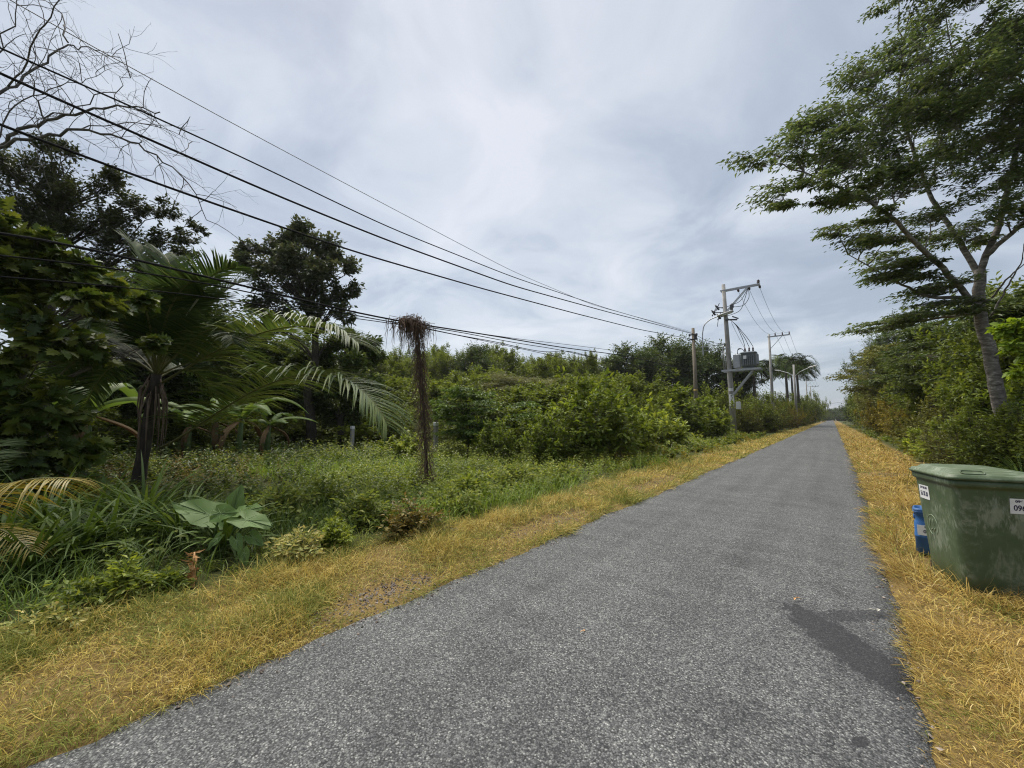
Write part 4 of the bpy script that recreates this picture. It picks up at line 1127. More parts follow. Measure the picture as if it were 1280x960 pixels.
# the dark round-crowned tree
pads = [(380, 292, 22, 21), (350, 305, 20, 21), (410, 305, 22, 21), (322, 312, 20, 21), (436, 335, 18, 21.4), (310, 335, 18, 20.6), (340, 335, 24, 20), (375, 325, 24, 20), (410, 338, 24, 20), (330, 360, 24, 21),
        (365, 360, 24, 22), (400, 365, 24, 21), (432, 368, 20, 21), (325, 385, 18, 21), (355, 390, 22, 21), (392, 392, 22, 21), (425, 392, 18, 20.5), (445, 360, 10, 21), (300, 325, 10, 21), (375, 280, 14, 21), (345, 408, 16, 21), (400, 410, 16, 21), (365, 340, 24, 22.6), (405, 320, 20, 22.5),
        (360, 305, 20, 21.8), (395, 345, 20, 19.6)]
env_tree('tree', 'tall dark round crowned tree standing alone above the palm fronds', 392, 21, pads, 'leaf_round', 'bark_dark', (385, 345, 21), .24, .24, .55, 44, 8, 401, dens=.56)
M_ = None
pads = [(420, 430, 20, 22), (450, 432, 20, 23), (440, 455, 24, 22), (465, 450, 14, 23), (405, 455, 22, 22), (455, 485, 22, 22), (425, 485, 24, 21), (395, 485, 22, 22), (470, 478, 12, 23), (440, 510, 22, 22), (410, 512, 24, 22), (378, 445, 20, 23), (365, 475, 22, 23), (435, 420, 12, 22)]
env_tree('tree', 'dark shady tree below the tall round crowned one right of its trunk', 430, 22, pads, 'leaf_dark', 'bark_dark', (430, 455, 22), .2, .27, .5, 44, 8, 402, dens=1.2)
pads = [(330, 415, 20, 25), (305, 420, 18, 25), (345, 440, 22, 25), (310, 450, 24, 25), (280, 440, 22, 25), (330, 475, 24, 25), (290, 480, 24, 25), (260, 460, 24, 25), (255, 495, 24, 24), (320, 500, 22, 24)]
env_tree('tree', 'low dark tree behind the palm and left of the round crowned tree', 300, 25, pads, 'leaf_dark', 'bark_dark', (300, 450, 25), .18, .28, .5, 40, 8, 403, dens=1.2)
# dark small-leaved tree behind on the left, thin at its right side
pads = [(20, 215, 34, 12), (70, 215, 30, 12), (30, 255, 38, 12), (90, 250, 32, 12), (130, 235, 24, 12), (60, 290, 38, 12), (120, 285, 32, 12), (165, 255, 22, 12), (160, 295, 28, 12), (200, 265, 18, 12.3), (200, 300, 22, 12), (235, 300, 16, 12.4),
        (225, 320, 18, 12), (180, 330, 24, 12), (130, 325, 30, 12), (90, 340, 34, 12), (245, 285, 10, 12.3), (40, 330, 36, 12), (-30, 230, 40, 12), (-40, 290, 40, 12), (-10, 190, 26, 12), (150, 225, 14, 12), (90, 190, 14, 12), (50, 180, 16, 12)]
env_tree('tree', 'dark small leaved tree below the bare branches at the left border', 60, 12, pads, 'leaf_black', 'bark_dark', (70, 270, 12), .16, .125, .5, 56, 9, 404, droop=.1, sq=.9, dens=.58)
# lobed-leaved tree in the left foreground
pads = [(0, 290, 26, 6), (40, 310, 22, 6.2), (85, 325, 22, 6.4), (20, 345, 26, 6), (60, 360, 28, 6.2), (105, 345, 22, 6.4), (135, 350, 18, 6.6), (120, 385, 26, 6.2), (40, 400, 30, 6), (-20, 330, 34, 5.8), (-30, 400, 36, 5.8),
        (20, 445, 30, 6), (70, 440, 28, 6), (105, 430, 24, 6.4), (178, 372, 9, 6.8), (188, 428, 8, 6.8), (45, 490, 32, 6), (5, 530, 34, 5.8), (80, 520, 28, 6.2), (60, 560, 30, 6), (110, 560, 22, 6.2), (20, 590, 30, 5.6), (100, 600, 20, 6), (-40, 470, 40, 5.8), (-40, 560, 40, 5.6), (60, 620, 24, 5.6)]
env_tree('tree', 'leafy foreground tree with large lobed leaves at the left border', 5, 6, pads, 'leaf_lobed', 'bark_grey', (25, 380, 6.2), .10, .22, .8, 15, 5, 405, tpl=T_LOBED, droop=.5, tw_r=.008, out_f=.4, upn=.6, dens=.5)
# more trees further left close the dark corner
for key, x, y, h, rad, lab in [('dense', -19, -3.5, 7.5, 4.0, 'dark tree deep in the shade at the left border'), ('dense', -25, 4, 9, 5.0, 'dark tree behind the coconut palm'), ('dense', -30, 13, 8, 5, 'dark tree behind the banana plants'),
                           ('lush', -14.5, -3.0, 4.2, 2.6, 'shady bushy tree behind the foreground leaves at the left border')]:
    place(key, 'tree', lab, 'tree', x, y, h, rad, None, loc=(x, y), leaf='leaf_dark')
# lime sprig reaching in from the right border
pads = [(1262, 408, 10, 7), (1272, 415, 10, 7), (1265, 432, 10, 7), (1278, 440, 10, 7), (1268, 420, 8, 7), (1274, 465, 8, 7), (1290, 425, 14, 7), (1295, 455, 14, 7), (1315, 435, 16, 7), (1250, 412, 6, 7.1)]
env_tree('young_tree', 'young tree with bright lime leaves reaching in at the right border', 1330, 7, pads, 'leaf_lime', 'bark_grey', (1322, 440, 7), .035, .13, .55, 7, 4, 406, tpl=T_BROAD, droop=.35, tw_r=.004)


# ------------------------------------------------------------------ palms, bananas and leafy plants on the left
def frond(root, P, mat, rng, nl=64, ll=.75, w=.034, hang=.45, r0=.022, vee=.25, name='frond', tipup=False):
    """one feather leaf along control points P (local): the stalk and a row of leaflets on each side"""
    P = np.asarray(P, float); n = 22; t = np.linspace(0, 1, n); m = len(P)
    # Bezier through the control polygon
    Q = sum(math.comb(m - 1, k) * (t ** k * (1 - t) ** (m - 1 - k))[:, None] * P[k] for k in range(m))
    lm, sm = MB(), MB()
    tube(sm, Q, r0 * (1 - .85 * t) + .003, 6)
    u = np.linspace(.16, .985, nl)
    pos = np.column_stack([np.interp(u, t, Q[:, k]) for k in range(3)])
    T = nrm(np.gradient(Q, axis=0)); tan = nrm(np.column_stack([np.interp(u, t, T[:, k]) for k in range(3)]))
    side = nrm(np.cross(tan, np.array([0, 0, 1.0])) + 1e-5); upv = np.cross(side, tan)
    for sg in (-1, 1):
        L = ll * (.55 + .75 * np.sin(np.pi * np.clip(u * .92 + .05, 0, 1)) ** .8) * rng.uniform(.88, 1.08, nl) * np.where(u > .9, .75, 1)
        d = tan * (.35 + .75 * u[:, None] ** 2) + side * sg * 1.0 + upv * vee + rng.normal(0, .07, (nl, 3))
        d = nrm(d)
        segs = 4; p = pos.copy(); V = []
        for k in range(segs + 1):
            f = k / segs; ww = w * (.55 + 1.0 * f - 1.5 * f * f) if k < segs else .001
            nn = nrm(np.cross(d, upv)); ww = np.full(nl, ww)
            V.append(p - nn * ww[:, None] * .5 * 1.0); V.append(p + nn * ww[:, None] * .5)
            p = p + d * (L / segs)[:, None]
            d = nrm(d + np.array([0, 0, -1.0]) * hang * (.35 + .5 * f) + rng.normal(0, .03, (nl, 3)))
        V = np.stack(V, 1); q = np.array([[2 * k, 2 * k + 1, 2 * k + 3, 2 * k + 2] for k in range(segs)])
        lm.add(V.reshape(-1, 3), ((np.arange(nl) * 2 * (segs + 1))[:, None, None] + q[None]).reshape(-1, 4))
    o = lm.build(name, mat, root)
    sm.build('leaf_stalk', M['rachis'], o)
    return o


def coconut():
    r = np.random.default_rng(501); Z = 9.0
    b = bp(178, Z); b[2] = -.05
    root = thing('coconut_palm', 'young coconut palm with brown dead leaf bases and long drooping fronds', 'palm', b)
    L = lambda *p: pd(*p) - b
    top = L(196, 468, Z)
    mb = MB(); n = 9; t = np.linspace(0, 1, n)
    tube(mb, np.column_stack([top[0] * t, top[1] * t, top[2] * t]), .125 - .035 * t + .012 * (np.arange(n) % 2), 12)
    mb.build('trunk', M['bark_dark'], root)
    # dead sheath strips hanging down round the trunk
    for k in range(2):
        mb = MB()
        for j in range(9):
            a = r.uniform(0, 6.28); rr = r.uniform(.08, .2); z0 = top[2] * r.uniform(.82, 1.0); ln = r.uniform(.8, 1.6)
            p0 = np.array([top[0] * z0 / top[2] + math.cos(a) * .12, top[1] * z0 / top[2] + math.sin(a) * .12, z0])
            P = [p0, p0 + np.array([math.cos(a) * rr * .8, math.sin(a) * rr * .8, -.25 * ln]), p0 + np.array([math.cos(a) * rr * .9, math.sin(a) * rr * .9, -.65 * ln]), p0 + np.array([math.cos(a) * rr * .7, math.sin(a) * rr * .7, -ln])]
            tube(mb, P, [.010, .02, .011, .003], 4)
        mb.build('dead_leaf_base', M['dead_sheath'], root)
    F = [[(200, 480, 9), (265, 440, 8.6), (350, 385, 8.0), (420, 402, 7.6), (448, 430, 7.3)],
         [(200, 560, 8.9), (270, 530, 8.3), (350, 430, 7.7), (450, 445, 7.1), (486, 535, 6.7)],
         [(196, 470, 9), (215, 400, 9.2), (225, 340, 9.4), (205, 318, 9.6)],
         [(196, 470, 9), (250, 390, 9.6), (285, 350, 10), (310, 352, 10.4)],
         [(196, 470, 9), (240, 420, 8.6), (280, 385, 8.2), (292, 430, 7.8)],
         [(196, 470, 9), (160, 390, 8.6), (120, 370, 8.2), (95, 430, 7.8)],
         [(196, 470, 9), (150, 430, 9), (105, 420, 9), (70, 480, 9)],
         [(196, 470, 9), (190, 400, 8.6), (175, 350, 8.0), (165, 370, 7.5)],
         [(196, 470, 9), (260, 440, 9.6), (310, 425, 10.2), (345, 480, 10.6)],
         [(196, 470, 9), (180, 400, 9.8), (150, 380, 10.6), (120, 420, 11.2)],
         [(196, 470, 9), (205, 400, 9), (192, 335, 9), (165, 305, 9)], [(196, 470, 9), (222, 395, 9), (255, 330, 9), (296, 335, 9)], [(196, 470, 9), (182, 385, 9), (140, 335, 9), (98, 360, 9)], [(196, 470, 9), (200, 390, 8.6), (225, 350, 8.2), (250, 350, 7.9)],
         [(196, 470, 9), (165, 440, 9.2), (130, 440, 9.4), (102, 520, 9.4)], [(196, 475, 9), (222, 452, 9.6), (255, 455, 10.2), (280, 515, 10.4)],
         [(196, 470, 9), (205, 410, 8.8), (240, 360, 8.7), (262, 372, 8.6)], [(196, 470, 9), (185, 400, 9.2), (150, 350, 9.3), (132, 372, 9.4)], [(196, 470, 9), (225, 400, 9.5), (265, 390, 9.9), (300, 430, 10.2)],
         [(196, 470, 9), (160, 420, 9.4), (110, 400, 9.8), (75, 440, 10.2)]]
    for k, pl in enumerate(F):
        o = frond(root, [L(*p) for p in pl], M['palm_mid'] if k < 2 else M['palm'], r, nl=84 if k > 1 else 120, ll=.70 if k > 1 else 1.05, hang=.55 if k in (0, 1) else .22, vee=.30, w=.05)
        if k == 1: o['label'] = 'longest frond arching low to the right with yellowish upper leaflets'
    # a woody pale flower sheath standing up
    mb = MB(); p0 = L(232, 395, 8.7); p1 = L(268, 345, 8.6)
    tube(mb, [p0, (p0 + p1) / 2, p1], [.012, .022, .008], 6); mb.build('flower_sheath', M['white_bark'], root)


M['white_bark'] = rough_mat('pale_dry_sheath', (.35, .33, .28), (.48, .46, .40), 8, .8, .1)
M['palm_mid'] = leaf_mat('fresh_palm_leaflet', [(.032, .062, .017), (.048, .084, .022), (.082, .112, .036)], .25, rough=.5, spec=.3)
coconut()
# low frond of a second palm standing outside on the left
r = np.random.default_rng(511); b = bp(-90, 3.9); root = thing('young_palm', 'young palm with yellowing fronds poking in at the lower left border', 'palm', b)
L = lambda *p: pd(*p) - b
mb = MB(); tube(mb, [(0, 0, -.1), (.02, .02, .25), (.03, .03, .55)], [.10, .09, .06], 10); mb.build('trunk', M['dead_sheath'], root)
c0 = np.array([.03, .03, .5])
frond(root, [c0, L(-40, 622, 3.9), L(20, 588, 3.8), L(92, 600, 3.7)], M['palm_yellow'], r, nl=54, ll=.5, w=.017, hang=.75, r0=.014, vee=-.1)
frond(root, [c0, L(-50, 660, 3.8), L(-5, 640, 3.7), L(40, 690, 3.6)], M['palm_yellow'], r, nl=44, ll=.34, w=.014, hang=.7, r0=.010, vee=-.1)
for k in range(4):
    d_ = -RT * math.cos(.5 * k - .6) + _F * math.sin(.5 * k - .6)
    frond(root, [c0, c0 + d_ * .5 + np.array([0, 0, .7]), c0 + d_ * 1.2 + np.array([0, 0, .75])], M['palm'], r, nl=44, ll=.4, w=.018, hang=.3, r0=.012)


def paddle(mb, P, W, rng, torn=True):
    """broad banana blade along curve P"""
    P = np.asarray(P, float); n = 16; t = np.linspace(0, 1, n); m = len(P)
    Q = sum(math.comb(m - 1, k) * (t ** k * (1 - t) ** (m - 1 - k))[:, None] * P[k] for k in range(m))
    T = nrm(np.gradient(Q, axis=0)); S = nrm(np.cross(T, np.array([0, 0, 1.0])) + 1e-5); U = np.cross(S, T)
    w = W * np.sin(np.pi * np.clip(t * .93 + .06, 0, 1)) ** .55
    for sg in (-1, 1):
        V = []
        for k in range(n):
            g = rng.uniform(.75, 1.0) if torn else 1
            V += [Q[k], Q[k] + S[k] * sg * w[k] * .6 + U[k] * .10 * w[k], Q[k] + S[k] * sg * w[k] * g - U[k] * .15 * w[k] - np.array([0, 0, .2 * w[k]])]
        F = []
        for k in range(n - 1):
            if torn and rng.random() < .14: continue
            for c in range(2):
                F.append([k * 3 + c, k * 3 + c + 1, k * 3 + c + 4, k * 3 + c + 3])
        mb.add(np.array(V), np.array(F))


def banana(px, Z, h, label, seed):
    r = np.random.default_rng(seed); b = bp(px, Z); root = thing('banana_plant', label, 'plant', b, group='banana plants behind the palm')
    mb = MB(); tube(mb, [(0, 0, -.1), (.03, .02, h * .3), (.05, .05, h * .6)], [.12, .10, .06], 10); mb.build('stem', M['stalk'], root)
    for k in range(7):
        a = k * 2.4 + r.uniform(-.3, .3); ln = h * r.uniform(.55, .8); e = r.uniform(.35, 1.0) if k < 5 else -.25
        o = np.array([.05, .05, h * .58]); d = np.array([math.cos(a), math.sin(a), 0])
        mb = MB(); paddle(mb, [o, o + d * ln * .25 + np.array([0, 0, ln * .6 * e]), o + d * ln * .75 + np.array([0, 0, ln * .65 * e]), o + d * ln * (1.1 if k < 5 else .5) + np.array([0, 0, ln * .1 * e - (ln * .9 if k > 4 else 0)])], h * (.085 if k < 5 else .05), r)
        mb.build('leaf', M['banana'] if k < 5 else M['banana_dry'], root)


M['banana'] = leaf_mat('banana_leaf', [(.045, .09, .02), (.06, .115, .028), (.09, .15, .04)], .4, rough=.5, spec=.35)
M['banana_dry'] = leaf_mat('dry_banana_leaf', [(.03, .022, .012), (.045, .034, .018), (.06, .046, .026)], .15, rough=.9)
for px, Z, h, lab, s in [(300, 15, 2.7, 'banana plant under the upper palm frond, right one of the clump', 1), (268, 15.5, 2.5, 'banana plant in the middle of the clump behind the palm', 2), (236, 15, 2.3, 'banana plant nearest the palm trunk', 3),
                         (108, 10.5, 2.9, 'banana plant with shiny leaves in the shade left of the palm trunk', 4), (335, 16.5, 2.2, 'small banana plant near the trunk of the round crowned tree', 5)]:
    banana(px, Z, h, lab, 520 + s)


def strap_plant(px, py, Z, n, ln, label, seed):
    r = np.random.default_rng(seed); b = bp(px, Z); b[2] = float(gz(b[0], b[1]))
    mb = MB(); a = np.arange(n) * 2.399 + r.normal(0, .2, n); el = r.uniform(.5, 1.45, n)
    off = np.column_stack([np.cos(a) * .05, np.sin(a) * .05, r.uniform(0, .12, n)])
    blades(mb, off, a, el, ln * r.uniform(.65, 1.1, n), r.uniform(.036, .06, n), r.uniform(.6, 1.8, n), 6, twist=r.normal(0, .25, n))
    o = mb.build('strap_leaf_plant', M['strap'], None, tuple(b))
    return tag(o, label, 'plant', 'strap leaved plants at the verge edge')


for k, (px, Z, n, ln, lab) in enumerate([
    (190, 5.4, 60, .95, 'largest clump of dark strap leaves left of the big heart shaped leaves'),
    (235, 5.0, 46, .8, 'strap leaf clump touching the big heart shaped leaves'),
    (150, 4.7, 44, .75, 'strap leaf clump behind the small yellow green shrub'),
    (70, 4.8, 50, .85, 'strap leaf clump under the yellowing palm frond'),
    (110, 4.3, 44, .7, 'strap leaf clump in front of the one under the palm frond'),
    (20, 4.2, 50, .75, 'strap leaf clump at the lower left border'),
    (55, 3.9, 40, .55, 'low narrow leaved clump nearest the verge at the lower left'),
    (290, 4.7, 34, .6, 'strap leaf clump right below the big heart shaped leaves'),
    (135, 5.8, 44, .9, 'strap leaf clump in the shade near the palm trunk'),
    (-30, 4.6, 44, .8, 'strap leaf clump cut by the left border'),
]):
    strap_plant(px, 0, Z, int(n * 1.7), ln * 1.2, lab, 540 + k)


def heart(mb, c, d, nv, L, W):
    """large elephant-ear leaf: tip direction d, face normal nv"""
    d = nrm(np.asarray(d, float)); y = nrm(np.cross(nv, d)); z = np.cross(d, y)
    prof = [(-.34, .16), (-.38, .30), (-.28, .43), (-.10, .50), (.12, .48), (.32, .38), (.50, .24), (.62, .10), (.70, 0)]
    rings = 4; V = [np.asarray(c, float)]
    full = [(-.06, 0)] + prof + [(x, -w) for x, w in prof[-2::-1]]
    m = len(full)
    for k in range(1, rings + 1):
        f = k / rings
        for i, (x, w) in enumerate(full):
            rip = .05 * math.sin(i * 2.3) * f * f
            V.append(c + d * (x * L * f) + y * (w * W * f) + z * (L * (.10 * abs(w) * f - .16 * (x * f) ** 2 * np.sign(x) + rip)))
    F3, F4 = [], []
    for i in range(m):
        F3.append([0, 1 + i, 1 + (i + 1) % m])
        for k in range(rings - 1):
            a = 1 + k * m
            F4.append([a + i, a + m + i, a + m + (i + 1) % m, a + (i + 1) % m])
    mb.add(np.array(V), np.array(F3), np.array(F4))
    VV = np.array(V)
    for i in [1] + list(range(3, m - 1, 2)) + [len(prof)]:            # pale veins from the stalk to the edge
        P = np.array([VV[0]] + [VV[1 + k * m + i] for k in range(rings - (0 if i == len(prof) else 1))]) + z * .002
        tube(mb, P, np.linspace(.0035, .0012, len(P)) * (1.5 if i == len(prof) else 1), 4, caps=False, mat=1)


def taro():
    r = np.random.default_rng(560); Z = 4.6; b = bp(282, Z); b[2] = float(gz(b[0], b[1]))
    root = thing('elephant_ear_plant', 'elephant ear plant with huge heart shaped leaves at the verge edge', 'plant', b)
    L = lambda *p: pd(*p) - b
    Uz = np.array([0, 0, 1.0])
    #  attachment point, tip direction (right, up, away), face normal (right, up, away), length
    for (px, py, z), d3, n3, sz in [((262, 644, 4.5), (-1, .42, -.1), (.30, .82, -.48), .62), ((292, 636, 4.8), (.05, .9, .25), (.1, .45, -.9), .42), ((302, 640, 4.5), (.85, .25, -.2), (-.15, .9, -.35), .42),
                                    ((276, 642, 4.2), (.75, .12, -.3), (-.1, .55, -.85), .34), ((308, 650, 4.25), (.95, -.12, -.2), (.05, .92, -.35), .46), ((322, 650, 4.6), (.9, -.35, .2), (.2, .7, -.6), .26),
                                    ((296, 676, 4.1), (.5, -.7, -.3), (.1, .6, -.8), .20), ((272, 674, 4.15), (-.5, -.6, -.3), (-.2, .7, -.7), .20), ((316, 672, 4.2), (.8, -.4, -.2), (.1, .75, -.65), .22), ((305, 692, 4.0), (.3, -.9, -.2), (.1, .5, -.85), .18)]:
        c = L(px, py, z); mb = MB()
        W3 = lambda v: RT * v[0] + Uz * v[1] + _F * v[2]
        heart(mb, c, W3(d3), nrm(W3(n3) + r.normal(0, .06, 3)), sz, sz * .58)
        o = mb.build('leaf', [M['taro'], M['taro_vein']], root)
        mb = MB(); base = np.array([r.normal(0, .05), r.normal(0, .05), 0])
        tube(mb, [base, base * .5 + c * .5 + np.array([0, 0, .10]), c - nrm(W3(n3)) * .004], [.015, .011, .006], 6); mb.build('stalk', M['stalk'], o)


FWH = _F
M['taro_vein'] = rough_mat('pale_leaf_vein', (.16, .24, .09), (.20, .28, .11), 8, .6, 0)
taro()
# dry orange stalk
r = np.random.default_rng(570); b = gp(240, 742); mb = MB()
p1 = pd(242, 715, 3.75) - b; p2 = pd(243, 690, 3.8) - b
tube(mb, [(0, 0, -.03), p1, p2], [.016, .02, .008], 7)
nn = 46; t = r.uniform(.3, 1, nn)[:, None]; pos = np.where(t < .6, p1 * t / .6, p1 + (p2 - p1) * (t - .6) / .4)
a = r.uniform(0, 6.28, nn); D = np.column_stack([np.cos(a), np.sin(a), r.uniform(-.2, .9, nn)])
leaves(mb, pos, D, r.normal(0, 1, (nn, 3)), r.uniform(.05, .12, nn), .02, T_SIMPLE)
tag(mb.build('dead_plant', M['dead_stalk'], None, tuple(b)), 'withered orange brown stalk at the grass edge below the heart shaped leaves', 'plant')

# small shrubs along the verge edge, each its own
for k, (px, py, h, rad, mat, ll, lab) in enumerate([
    (150, 755, .34, .15, 'leaf_light', .06, 'small yellow green shrub left of the dry orange stalk'),
    (372, 705, .40, .30, 'leaf_pale', .055, 'pale variegated shrub right of the elephant ear plant'),
    (415, 690, .34, .24, 'leaf_light', .055, 'small light shrub right of the pale variegated one'),
    (515, 672, .46, .44, 'leaf_brown', .07, 'brown tinged weed bush in front of the vine covered post'),
    (560, 648, .5, .42, 'leaf_weed', .075, 'leafy weed bush at the foot of the vine covered post'),
    (455, 660, .5, .5, 'leaf_weed', .08, 'rounded green weed bush left of the vine covered post'),
    (345, 655, .62, .5, 'leaf_weed', .085, 'taller green weed bush right behind the elephant ear plant'),
    (60, 795, .18, .2, 'leaf_pale', .04, 'pale creeping weed at the lower left grass edge'),
    (100, 770, .26, .25, 'leaf_mid', .05, 'low green weed between the strap leaves and the grass'),
    (205, 742, .2, .14, 'leaf_mid', .05, 'low green weed just left of the dry orange stalk'),
    (640, 610, .6, .6, 'leaf_weed', .09, 'green weed bush below the pale leafy bush'),
    (590, 625, .6, .5, 'leaf_light', .085, 'light green weed bush below the bluish feathery tree'),
    (700, 600, .5, .6, 'leaf_weed', .09, 'weed bush at the verge in the middle of the plot'),
    (400, 640, .5, .55, 'leaf_mid', .085, 'darker green weed bush in the middle of the weeds'),
]):
    b = gp(px, py); b[2] = float(gz(b[0], b[1])); tm, lm = bush(600 + k, h, rad, 9, 10, 7, ll * 1.15, .5, cl=.55, shoots=False)
    o = thing('small_shrub', lab, 'shrub', b, group='small shrubs at the verge edge')
    if mat == 'leaf_pale' and mat not in M:
        M['leaf_pale'] = leaf_mat('pale_variegated_leaf', [(.12, .16, .05), (.2, .23, .08), (.32, .32, .14)], .3)
    tm.build('stems', M['stalk'], o); lm.build('foliage', M[mat], o)
# long grass tussock at the right border
for px, Z, n, ln, lab in [(1272, 9.0, 150, 1.15, 'long bladed grass tussock behind the bin at the right border'), (1215, 10.5, 80, .8, 'smaller grass tussock at the foot of the hedge behind the bin')]:
    r = np.random.default_rng(int(px)); b = bp(px, Z); mb = MB(); a = r.uniform(0, 6.28, n)
    blades(mb, np.column_stack([np.cos(a) * r.uniform(0, .12, n), np.sin(a) * r.uniform(0, .12, n), np.zeros(n)]), a, r.uniform(.8, 1.5, n), ln * r.uniform(.6, 1.1, n), .016, r.uniform(.8, 2.2, n), 6)
    tag(mb.build('grass_tussock', M['leaf_blue'], None, tuple(b)), lab, 'grass', 'grass tussocks by the right hedge')

# tall palms far down the left side
M['palm_far'] = leaf_mat('dark_palm_leaflet', [(.016, .03, .010), (.026, .045, .014), (.04, .06, .02)], .1, rough=.8, spec=.05)


def far_palm(px, Z, top, label, seed):
    r = np.random.default_rng(seed); b = bp(px, Z); h = pd(px, top, Z)[2]
    root = thing('palm_tree', label, 'palm', b, group='tall palms beyond the second high pole')
    mb = MB(); tube(mb, [(0, 0, -.2), (.1, 0, h * .4), (.05, .1, h * .78)], [.30, .24, .17], 9); mb.build('trunk', M['bark_grey'], root)
    o = np.array([.05, .1, h * .77]); s = h * .215
    for k in range(18):
        a = k * 2.399; e = r.uniform(-.1, 1.5); d = np.array([math.cos(a), math.sin(a), 0])
        P = [o, o + d * s * .4 + np.array([0, 0, s * .7 * e]), o + d * s * .9 + np.array([0, 0, s * .6 * e]), o + d * s * 1.15 + np.array([0, 0, -s * (.55 - .3 * e)])]
        frond(root, P, M['palm_far'], r, nl=24, ll=s * .40, w=.20, hang=.4, r0=.04)


for px, Z, top, lab, s in [(985, 74, 434, 'left one of the tall palms behind the second high pole', 1), (999, 80, 438, 'right one of the tall palms by the double lamp post', 2), (992, 92, 444, 'middle one of the tall palms, farthest back', 3), (944, 60, 440, 'dark drooping palm seen just right of the transformer', 4)]:
    far_palm(px, Z, top, lab, 700 + s)


# ------------------------------------------------------------------ utility poles and cables
def catenary(a, b, sag, n=24):
    a = np.asarray(a, float); b = np.asarray(b, float); t = np.linspace(0, 1, n)[:, None]
    P = a + (b - a) * t; P[:, 2] -= 4 * sag * (t * (1 - t))[:, 0]; return P


def cable(name, label, P, rad, mat='cable', cat='cable', group=None):
    mb = MB(); tube(mb, P, rad, 6); return tag(mb.build(name, M[mat]), label, cat, group)


def smooth_path(P, n=60):
    P = np.asarray(P, float); s = np.concatenate([[0], np.cumsum(np.linalg.norm(np.diff(P, axis=0), axis=1))])
    u = np.linspace(0, s[-1], n); Q = np.column_stack([np.interp(u, s, P[:, k]) for k in range(3)])
    for _ in range(6): Q[1:-1] = (Q[:-2] + 2 * Q[1:-1] + Q[2:]) / 4
    return Q


# old concrete pole
OB = bp(871, 32); OT = pd(870, 408, 32)[2]
op = thing('utility_pole', 'old brown stained concrete pole left of the transformer pole', 'utility pole', OB)
mb = MB(); tube(mb, [(0, 0, -.3), (.0, 0, OT * .5), (-.02, 0, OT)], [.17, .145, .115], 14); mb.build('pole', M['concrete_brown'], op)
mb = MB(); bar(mb, (-.32, -.10, OT - .55), (.34, -.10, OT - .55), .07, .09); bar(mb, (-.32, -.10, OT - .95), (.34, -.10, OT - .95), .07, .09)
mb.build('bracket', M['dark_metal'], op)
for sx in (-.26, .26):
    mb = MB(); lathe(mb, [(.02, -.1), (.085, -.06), (.06, 0), (.085, .05), (.07, .10), (.02, .12)], (sx, -.2, OT - .6), 10); mb.build('insulator', M['dark_metal'], op)
mb = MB(); box(mb, (.16, -.05, OT - .7), (.2, .2, .4), bev=.02); mb.build('junction_box', M['dark_metal'], op)
mb = MB(); lathe(mb, [(.155, 0), (.157, .02), (.155, .14)], (0, 0, OT * .42), 14); mb.build('yellow_band', rough_mat('faded_yellow_paint', (.30, .22, .06), (.38, .27, .08), 9, .8, .1), op)

# transformer pole
TB = bp(917, 33); TH = pd(905, 350, 33)[2]
tp = thing('transformer_pole', 'tall concrete pole carrying crossarm, street lamp and grey transformer', 'utility pole', TB)
lean = -.30
tx = lambda z: lean * z / TH
mb = MB(); tube(mb, [(0, 0, -.3), (tx(TH * .33), 0, TH * .33), (tx(TH * .66), 0, TH * .66), (tx(TH), 0, TH)], [.24, .21, .175, .14], 16); mb.build('pole', M['concrete'], tp)
AZ0 = TH - .55
mb = MB()
for dy in (-.19, .19): bar(mb, (tx(AZ0) - .25, dy, AZ0), (2.35, dy, AZ0 + .02), .06, .10)
mb.build('crossarm', M['galv'], tp)
for dy in (-.15, .15):
    mb = MB(); bar(mb, (tx(TH) + .12, dy, AZ0 - 1.85), (1.45, dy, AZ0 - .08), .05, .06); mb.build('brace', M['galv'], tp)
INS = []
for x in (.75, 1.55, 2.3):
    mb = MB(); lathe(mb, [(.03, -.02), (.09, 0), (.05, .05), (.10, .09), (.05, .15), (.09, .19), (.03, .27)], (x, .22, AZ0 - .05), 10, axis=(0, 1, -.5)); mb.build('insulator', M['porcelain'], tp); INS.append((x, .46, AZ0 - .17))
mb = MB(); lathe(mb, [(.04, 0), (.13, .04), (.07, .10), (.14, .16), (.07, .23), (.12, .28), (.04, .36)], (2.25, 0, AZ0 + .07), 12); mb.build('insulator', M['porcelain'], tp)
for k in range(3):                                 # fuse cutouts on the left of the pole
    c = np.array([tx(TH) - .55 - .35 * (k % 2), -.1 + .25 * k, AZ0 - 1.35 - .34 * k])
    mb = MB(); lathe(mb, [(.04, -.3), (.10, -.24), (.06, -.16), (.10, -.08), (.06, 0), (.10, .08), (.06, .16), (.04, .28)], c, 10, axis=(-.5, 0, .85))
    bar(mb, c + np.array([-.08, -.1, -.35]), c + np.array([.22, -.1, .30]), .05)
    bar(mb, c, np.array([tx(TH), .1 * k, c[2] - .15]), .06); mb.build('fuse_cutout', M['dark_metal'], tp)
mb = MB()
for z0, x1, z1 in ((AZ0 - 1.4, -1.3, AZ0 - 2.0), (AZ0 - 2.2, -.9, AZ0 - 3.0)):
    tube(mb, smooth_path([(1.5, .1, AZ0 - .1), (.9, .2, z0 + .3), (tx(TH), .25, z0), (-.8, .1, z0 + .1), (x1, 0, z1)], 30), .022, 6)
tube(mb, smooth_path([(1.55, -.1, AZ0 - .1), (1.6, -.2, AZ0 - 1.0), (1.2, -.25, AZ0 - 1.6), (.5, -.25, AZ0 - 1.6), (.1, -.2, AZ0 - 1.4)], 30), .022, 6)
mb.build('jumper_wire', M['cable'], tp)
